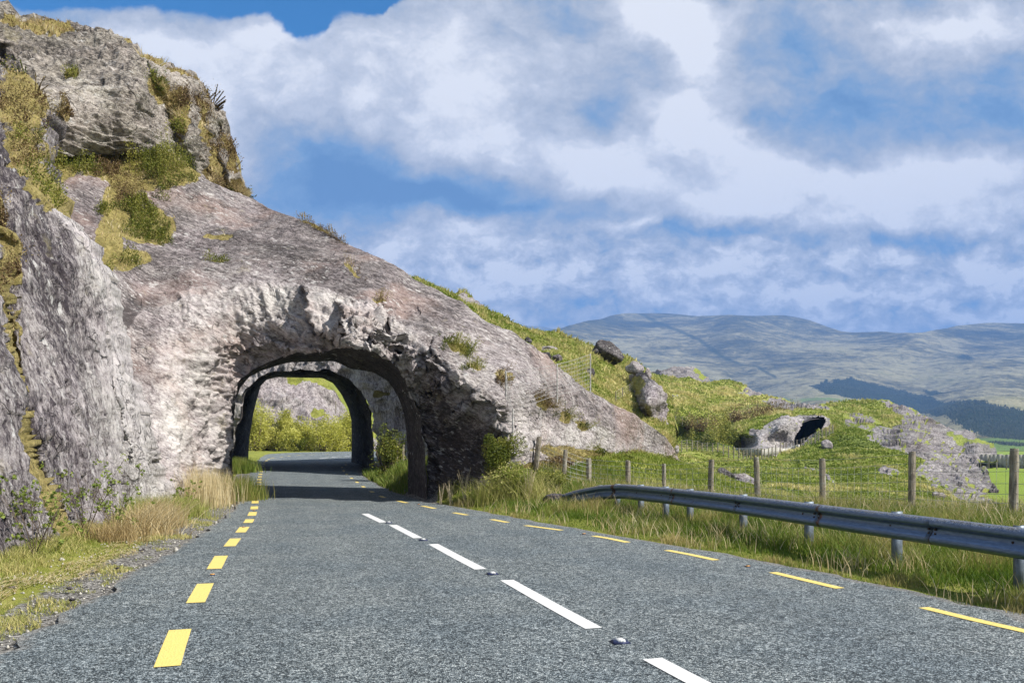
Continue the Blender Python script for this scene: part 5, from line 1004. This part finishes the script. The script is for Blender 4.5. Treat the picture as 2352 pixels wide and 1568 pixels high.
# ------------------------------------------------------------------ boulders
def boulder(u0, v0, u1, v1, Y, label, mat='boulder', seed=1, tilt=0, sink=.15, depth=.8, flat=1.0, name='boulder', angular=1.0):
    s_ = Y/F; w_, h_ = (u1-u0)*s_/2, (v1-v0)*s_/2; c = W((u0+u1)/2, (v0+v1)/2, Y); r = np.random.default_rng(seed); n = 26
    th = np.linspace(0, np.pi, n)[:,None]; ph = np.linspace(0, 2*np.pi, 2*n, endpoint=False)[None]
    S = np.stack([np.sin(th)*np.cos(ph), np.sin(th)*np.sin(ph), np.cos(th)+0*ph], -1)
    d = r.normal(size=(14,3)); d /= np.linalg.norm(d, axis=1)[:,None]; lim = r.uniform(.62,.9,14); R = np.full(S.shape[:2], 1.12)
    for k in range(14): dp_ = S@d[k]; R = np.where(dp_ > .05, np.minimum(R, lim[k]/np.maximum(dp_, .05)), R)
    R = R*angular+(1-angular)*.95; R = R*(1+.10*fbm(S*1.8+seed, 4, seed)+.05*ridged(S*5+seed, 3, seed+1)); P = S*R[...,None]
    P /= np.array([np.abs(P[...,0]).max(), 1, np.abs(P[...,2]).max()]); ca, sa = math.cos(tilt), math.sin(tilt)
    P = P*np.array([w_, w_*depth, h_*(1+sink)]); x, z_ = P[...,0]*ca-P[...,2]*sa, P[...,0]*sa+P[...,2]*ca; P = np.stack([x, P[...,1], z_-h_*sink], -1)
    I = np.arange(n*2*n).reshape(n, -1); J = np.roll(I, -1, 1); Fc = np.stack([I[:-1], I[1:], J[1:], J[:-1]], -1).reshape(-1,4)
    o = mesh(name, P.reshape(-1,3), Fc, M[mat], None, np.tile((0,.5,.22 if mat == 'boulder' else .5), (P.shape[0]*P.shape[1],1)), True, label=label, category='boulder'); o.location = tuple(c); return o
boulder(1348,778,1436,828,61,'large dark flat boulder perched on the grassy slope against the mountain','boulder',701,-.30,flat=.6)
boulder(1357,800,1376,816,60,'small dark stone tucked under the large perched boulder','boulder',702)
boulder(1326,842,1372,874,48,'dark tilted boulder behind the wire panels','boulder',703,-.35)
boulder(1202,773,1224,791,52,'small dark rock on the grass above the slab edge','boulder',704)
boulder(1242,793,1282,808,52,'flat grey stone lying in the grass near the slab edge','pale_boulder',705)
boulder(1268,812,1294,828,42,'grey block poking out behind the slab crest','pale_boulder',706)
boulder(1236,806,1268,824,40,'brown mossy stone on the slab crest','boulder',711)
boulder(1436,830,1484,860,56,'pale layered boulder above the dark outcrop','pale_boulder',707,-.25)
boulder(1478,843,1498,872,56,'grey upright block right of the pale layered boulder','pale_boulder',708,0)
boulder(1884,1008,1912,1039,92,'upright white grey boulder standing alone on the green headland','pale_boulder',709,.1)
boulder(1640,1075,1690,1108,50,'long dark boulder lying in the field behind the fence','boulder',710,-.3)
boulder(1670,1085,1740,1112,48,'pale flat boulder beside the long dark one','pale_boulder',712,-.3)
boulder(2140,1128,2172,1146,45,'small white block low on the headland','pale_boulder',713)
boulder(2245,1148,2300,1164,40,'dark slab of stone at the right foot of the headland','boulder',714)
boulder(2020,1078,2056,1110,62,'grey rounded rock showing through the headland turf','pale_boulder',716,-.5)
boulder(1535,1010,1560,1045,60,'grey rock beside the right tip of the slab','pale_boulder',717)
boulder(1246,1132,1300,1160,18.9,'brown weathered stone at the buried end of the guardrail','boulder',715,.1)
# loose stones in the left gutter
r = np.random.default_rng(720); sl = ['dark stone lying in the left gutter near the tussocks','small brown stone at the left edge of the gutter','dark stone half way along the straw litter','orange brown stone among the gutter grass','small grey stone at the asphalt edge']
for q, (u, v, w_) in enumerate([(325,1259+8,16),(28,1355+5,22),(160,1355+3,16),(165,1372+12,16),(270,1310,10)]):
    Y = float(row_to_Y(v)); boulder(u-w_/2, v-w_*.5, u+w_/2, v, Y, sl[q], 'boulder', 721+q, name='stone').location.z += .02
# rubble of small stones along the left gutter: too many to count
m_ = []; x, y = scatter(2600, -8.5, -3.4, 5.6, 22, lambda x, y: (road_dist(x, y) > -.12)*(road_dist(x, y) < 1.2), 730); n = len(x); r = np.random.default_rng(731)
cube = np.array([[1,0,0],[-1,0,0],[0,1,0],[0,-1,0],[0,0,1],[0,0,-1]], float); tri = np.array([[0,2,4],[2,1,4],[1,3,4],[3,0,4],[2,0,5],[1,2,5],[3,1,5],[0,3,5]])
S = r.uniform(.006,.020,n)*(1+2*(r.uniform(0,1,n) > .985)); V = cube[None]*S[:,None,None]*r.uniform(.6,1.3,(n,6,1))+np.stack([x, y, gz(x,y)+S*.3+.004], 1)[:,None]
mesh('gravel', V.reshape(-1,3), (tri[None]+6*np.arange(n)[:,None,None]).reshape(-1,3), M['stone'], None, None, False, kind='stuff')

# ------------------------------------------------------------------ road studs
def stud(u, v, label, kind):
    p_ = G(np.array([u]), np.array([v]))[0]; t = thing('road_stud', label, 'road stud', (p_[0], p_[1], p_[2]+.004), 'white studs in the centre line' if kind == 'w' else 'amber studs beside the edge lines')
    a = .29; t.scale = (.56,.56,.7)
    if kind == 'w':
        m = MB(); R_ = lambda q: (q[0]*math.cos(a)-q[1]*math.sin(a), q[0]*math.sin(a)+q[1]*math.cos(a), q[2])
        pr = [(-.125,-.10,0),(.125,-.10,0),(.125,.10,0),(-.125,.10,0),(-.085,-.07,.028),(.085,-.07,.028),(.085,.07,.028),(-.085,.07,.028)]
        m.add([R_(q) for q in pr], [(0,1,5,4),(1,2,6,5),(2,3,7,6),(3,0,4,7),(4,5,6,7),(0,3,2,1)]); m.build('casting', M['stud_body'], t)
        m = MB(); pr = [(-.055,-.078,.02),(.055,-.078,.02),(.055,.078,.02),(-.055,.078,.02),(-.045,-.06,.042),(.045,-.06,.042),(.045,.06,.042),(-.045,.06,.042)]
        m.add([R_(q) for q in pr], [(0,1,5,4),(1,2,6,5),(2,3,7,6),(3,0,4,7),(4,5,6,7),(0,3,2,1)]); m.build('rubber_insert', M['stud_white'], t)
        for s_ in (-1,1):
            m = MB(); m.tube([R_((s_*.02,-.082,.031)), R_((s_*.02,-.06,.033))], .009, 8); m.build('lens', M['lens'], t)
    else:
        m = MB(); m.box((0,0,.008), (.10,.09,.016), a); m.build('casting', M['stud_body'], t); m = MB(); m.box((0,-.012,.018), (.09,.05,.014), a); m.build('lens', M['stud_amber'], t)
for u, v, k, lab in [(1424,1476,'w','nearest centre stud in the gap between two white dashes'),(1131,1319,'w','second centre stud from the camera'),(972,1241,'w','third centre stud from the camera'),(893,1201,'w','farthest centre stud before the arch'),
    (488,1321,'y','amber stud nearest the camera beside the left edge line'),(560,1211.5,'y','second amber stud beside the left edge line'),(583,1173,'y','third amber stud at the left edge line before the arch'),(1717,1302,'y','amber stud nearest the camera at the right edge line'),(1341,1227,'y','amber stud farther along the right edge line'),(962,1159,'y','amber stud at the right edge line below the pillar')]:
    stud(u, v, lab, k)
# forest on the mountain foot: too many trees to count
r = np.random.default_rng(800); i = r.integers(0, mt.na-1, 200000); j = r.integers(0, mt.nb-1, 200000); ok = (fo[i,j] > .9)&(mt.V[i,j] > 800); P = mt.P[i[ok], j[ok]][:20000]+r.uniform(-8,8,(min(20000,ok.sum()),3))*[1,1,0]; n = len(P)
hh = r.uniform(3,6,n)*np.clip(P[:,1]/1800, .35, 1.0); rr = hh*.26; an = np.arange(5)*2*np.pi/5; ring = np.stack([np.cos(an), np.sin(an), 0*an], 1)
V = np.concatenate([P[:,None]+ring[None]*rr[:,None,None], (P+np.stack([0*hh,0*hh,hh], 1))[:,None]], 1); tri = np.array([[k, (k+1)%5, 5] for k in range(5)])
mesh('forest', V.reshape(-1,3), (tri[None]+6*np.arange(n)[:,None,None]).reshape(-1,3), M['conifer'], None, np.repeat(r.uniform(0,1,(n,1)), 6, 0)*np.ones((1,3)), False, kind='stuff')
# ------------------------------------------------------------------ sky, sun, air, camera
sc = bpy.context.scene
AZ, EL_ = math.radians(22), math.radians(44)          # sun: to the right, a little behind the camera
sv = Vector((math.cos(EL_)*math.cos(AZ), -math.cos(EL_)*math.sin(AZ), math.sin(EL_)))
sd = bpy.data.lights.new('sun', 'SUN'); sd.energy = 5.0; sd.angle = math.radians(.5); sd.color = (1, .95, .87)
so = bpy.data.objects.new('sun', sd); C.objects.link(so); so.rotation_euler = sv.to_track_quat('Z', 'Y').to_euler()
w = NT('World', world=True)
sky = w.n('ShaderNodeTexSky', sky_type='NISHITA'); sky.sun_disc = False; sky.sun_elevation = EL_; sky.sun_rotation = math.atan2(sv.x, sv.y); sky.altitude = 200; sky.air_density = 1.0; sky.dust_density = .3; sky.ozone_density = 3
d = w.n('ShaderNodeNewGeometry').outputs['Incoming']; xyz = w.n('ShaderNodeSeparateXYZ', {'Vector': w.n('ShaderNodeVectorMath', {0: d, 3: -1.0}, operation='SCALE').outputs[0]})
yy = w.math('MAXIMUM', w.math('ABSOLUTE', xyz.outputs[1]), .28)
U_ = w.math('MULTIPLY_ADD', w.math('DIVIDE', xyz.outputs[0], yy), 1.9, 1.176); V_ = w.math('MULTIPLY_ADD', w.math('DIVIDE', xyz.outputs[2], yy), -1.9, 1.020)
p = w.n('ShaderNodeCombineXYZ', {0: U_, 1: V_, 2: 0.0}).outputs[0]
def warp(v, sc_, amp, det=4, off=0):
    nz = w.n('ShaderNodeTexNoise', {'Vector': w.map(v, loc=(off, off*.7, 0)), 'Scale': sc_, 'Detail': det, 'Roughness': .6}).outputs['Color']
    a = w.n('ShaderNodeVectorMath', {0: nz, 1: (.5,.5,.5)}, operation='SUBTRACT').outputs[0]
    a = w.n('ShaderNodeVectorMath', {0: a, 3: amp}, operation='SCALE').outputs[0]
    return w.n('ShaderNodeVectorMath', {0: v, 1: a}, operation='ADD').outputs[0]
pw = warp(warp(p, 3.2, .16, 6), 15, .045, 6, 8); pc = warp(warp(p, 5, .09, 5, 3), 18, .022, 5, 5)
def field(v, L, base=0.0):
    acc = base
    for cx, cy, rx, ry, a, wt in L:
        ml = w.n('ShaderNodeMapping', {'Vector': v, 'Location': (cx/1000, cy/1000, 0), 'Rotation': (0,0,math.radians(a)), 'Scale': (1.6*rx/1000, 1.6*ry/1000, 1)}, vector_type='TEXTURE').outputs[0]
        g = w.n('ShaderNodeTexGradient', {'Vector': ml}, gradient_type='QUADRATIC_SPHERE').outputs['Fac']
        acc = w.math('MULTIPLY_ADD', g, wt, acc)
    return acc
BR = [(330,105,190,60,8,.75),(590,75,150,70,-10,.55),(480,330,150,200,-20,.6),(560,200,260,110,0,.35),(1000,180,420,200,5,.55),(1000,330,200,90,0,.35),
 (1520,30,150,80,20,1.3),(1600,110,90,60,30,.8),(1570,260,120,160,10,.7),(1380,400,260,110,12,.7),(1700,350,230,90,25,.6),(1650,470,280,50,5,.35),(1960,430,330,80,0,.75),(2250,400,260,100,0,.6),(2150,520,400,60,0,.3),
 (2200,60,230,80,0,.7),(2000,60,150,60,0,.3),(1070,500,130,45,5,.95),(1130,560,160,40,0,.45),(1450,525,110,30,-12,.6),(880,570,110,45,0,.5),(1150,640,190,35,0,.55),(1640,640,190,40,0,.4),(1850,690,260,28,0,.55),
 (2060,603,70,38,0,.7),(2220,598,55,35,0,.5),(1930,610,70,45,0,.5),(1740,620,80,40,0,.35),(2310,735,150,24,0,.8),(2100,690,140,30,0,.4),(1500,690,140,25,0,.3),(1300,640,80,30,0,.35),(2300,640,90,40,0,.4),(1780,560,150,30,0,.3)]
DK = [(850,400,330,100,12,-.68),(1010,440,300,50,0,-.45),(700,470,160,60,0,-.35),(1370,250,80,70,-20,-.2),(1980,250,260,100,0,-.5),(1830,120,90,120,-20,-.2),(2300,270,150,80,0,-.4),(1200,470,260,26,0,-.3),(1650,535,420,40,3,-.45),(2150,560,300,35,0,-.35),(820,720,150,60,0,-.2),(1350,720,180,35,0,-.2),(1900,650,80,25,0,-.25),(2250,690,100,25,0,-.3),(1050,700,200,30,0,-.2)]
B_ = field(pw, BR+DK, .47)
nz1 = w.noise(w.map(pw, (1,1.4,1)), 5, 9, .62); nz2 = w.noise(w.map(pc, (1,1.6,1)), 14, 8, .66); low = w.ss(V_, .45, .62); B_ = w.math('MULTIPLY_ADD', low, .16, B_)
B_ = w.math('ADD', B_, w.math('MULTIPLY', w.math('SUBTRACT', nz1, .5), 1.25)); B_ = w.math('ADD', B_, w.math('MULTIPLY', w.math('MULTIPLY', w.math('SUBTRACT', nz2, .5), 1.3), w.math('MULTIPLY_ADD', low, 1.1, .35)))
cc = w.ramp(B_, [(0,(.13,.265,.49)),(.22,(.21,.36,.58)),(.42,(.37,.455,.58)),(.58,(.53,.565,.625)),(.76,(.70,.72,.77)),(.95,(.97,.97,.98))])
CL = [(560,-30,330,75,-2,1.2),(705,40,70,55,-25,1.0),(120,-40,330,70,0,1.1),(880,0,120,35,-10,.5),(2060,-260,900,160,0,.7)]
cl = field(pc, CL, 0.0); cl = w.ss(w.math('ADD', cl, w.math('MULTIPLY', w.math('SUBTRACT', w.noise(pc, 7, 6, .6), .5), .35)), .12, .30)
skyc = w.mix(1, sky.outputs[0], (.10,.55,.80), 'MULTIPLY')
cl10 = w.n('ShaderNodeVectorMath', {0: cc, 3: 5.5}, operation='SCALE').outputs[0]
fin = w.mix(cl, cl10, skyc)
for nd in w.t.nodes:
    if nd.bl_idname == 'ShaderNodeMix': nd.clamp_result = False
bg = w.n('ShaderNodeBackground', {'Color': fin, 'Strength': .1}); w.t.links.new(bg.outputs[0], w.n('ShaderNodeOutputWorld').inputs['Surface'])
if HAZE:
    hz = NT('air'); v = hz.n('ShaderNodeVolumePrincipled', {'Color': (.20,.42,.92), 'Density': HAZE, 'Anisotropy': 0.0}); hz.t.links.new(v.outputs[0], hz.n('ShaderNodeOutputMaterial').inputs['Volume'])
    bm = MB(); bm.box((500,4300,470), (12000,10200,1250)); o = bm.build('haze', hz.m); o['kind'] = 'stuff'
cam = bpy.data.cameras.new('camera'); co = bpy.data.objects.new('camera', cam); C.objects.link(co); sc.camera = co
co.location = (0,0,H); co.rotation_euler = (math.radians(90),0,0); cam.sensor_width = 36; cam.lens = F/2352*36
cam.shift_y = (VY-784)/2352; cam.clip_end = 60000; cam.clip_start = .05
sc.view_settings.view_transform = 'Standard'; sc.view_settings.look = 'None'; sc.view_settings.exposure = EXPO; sc.view_settings.gamma = 1
sc.cycles.volume_bounces = 0; sc.cycles.max_bounces = 6; sc.cycles.diffuse_bounces = 3; sc.cycles.transparent_max_bounces = 6
w.m.cycles.sampling_method = 'MANUAL'; w.m.cycles.sample_map_resolution = 512
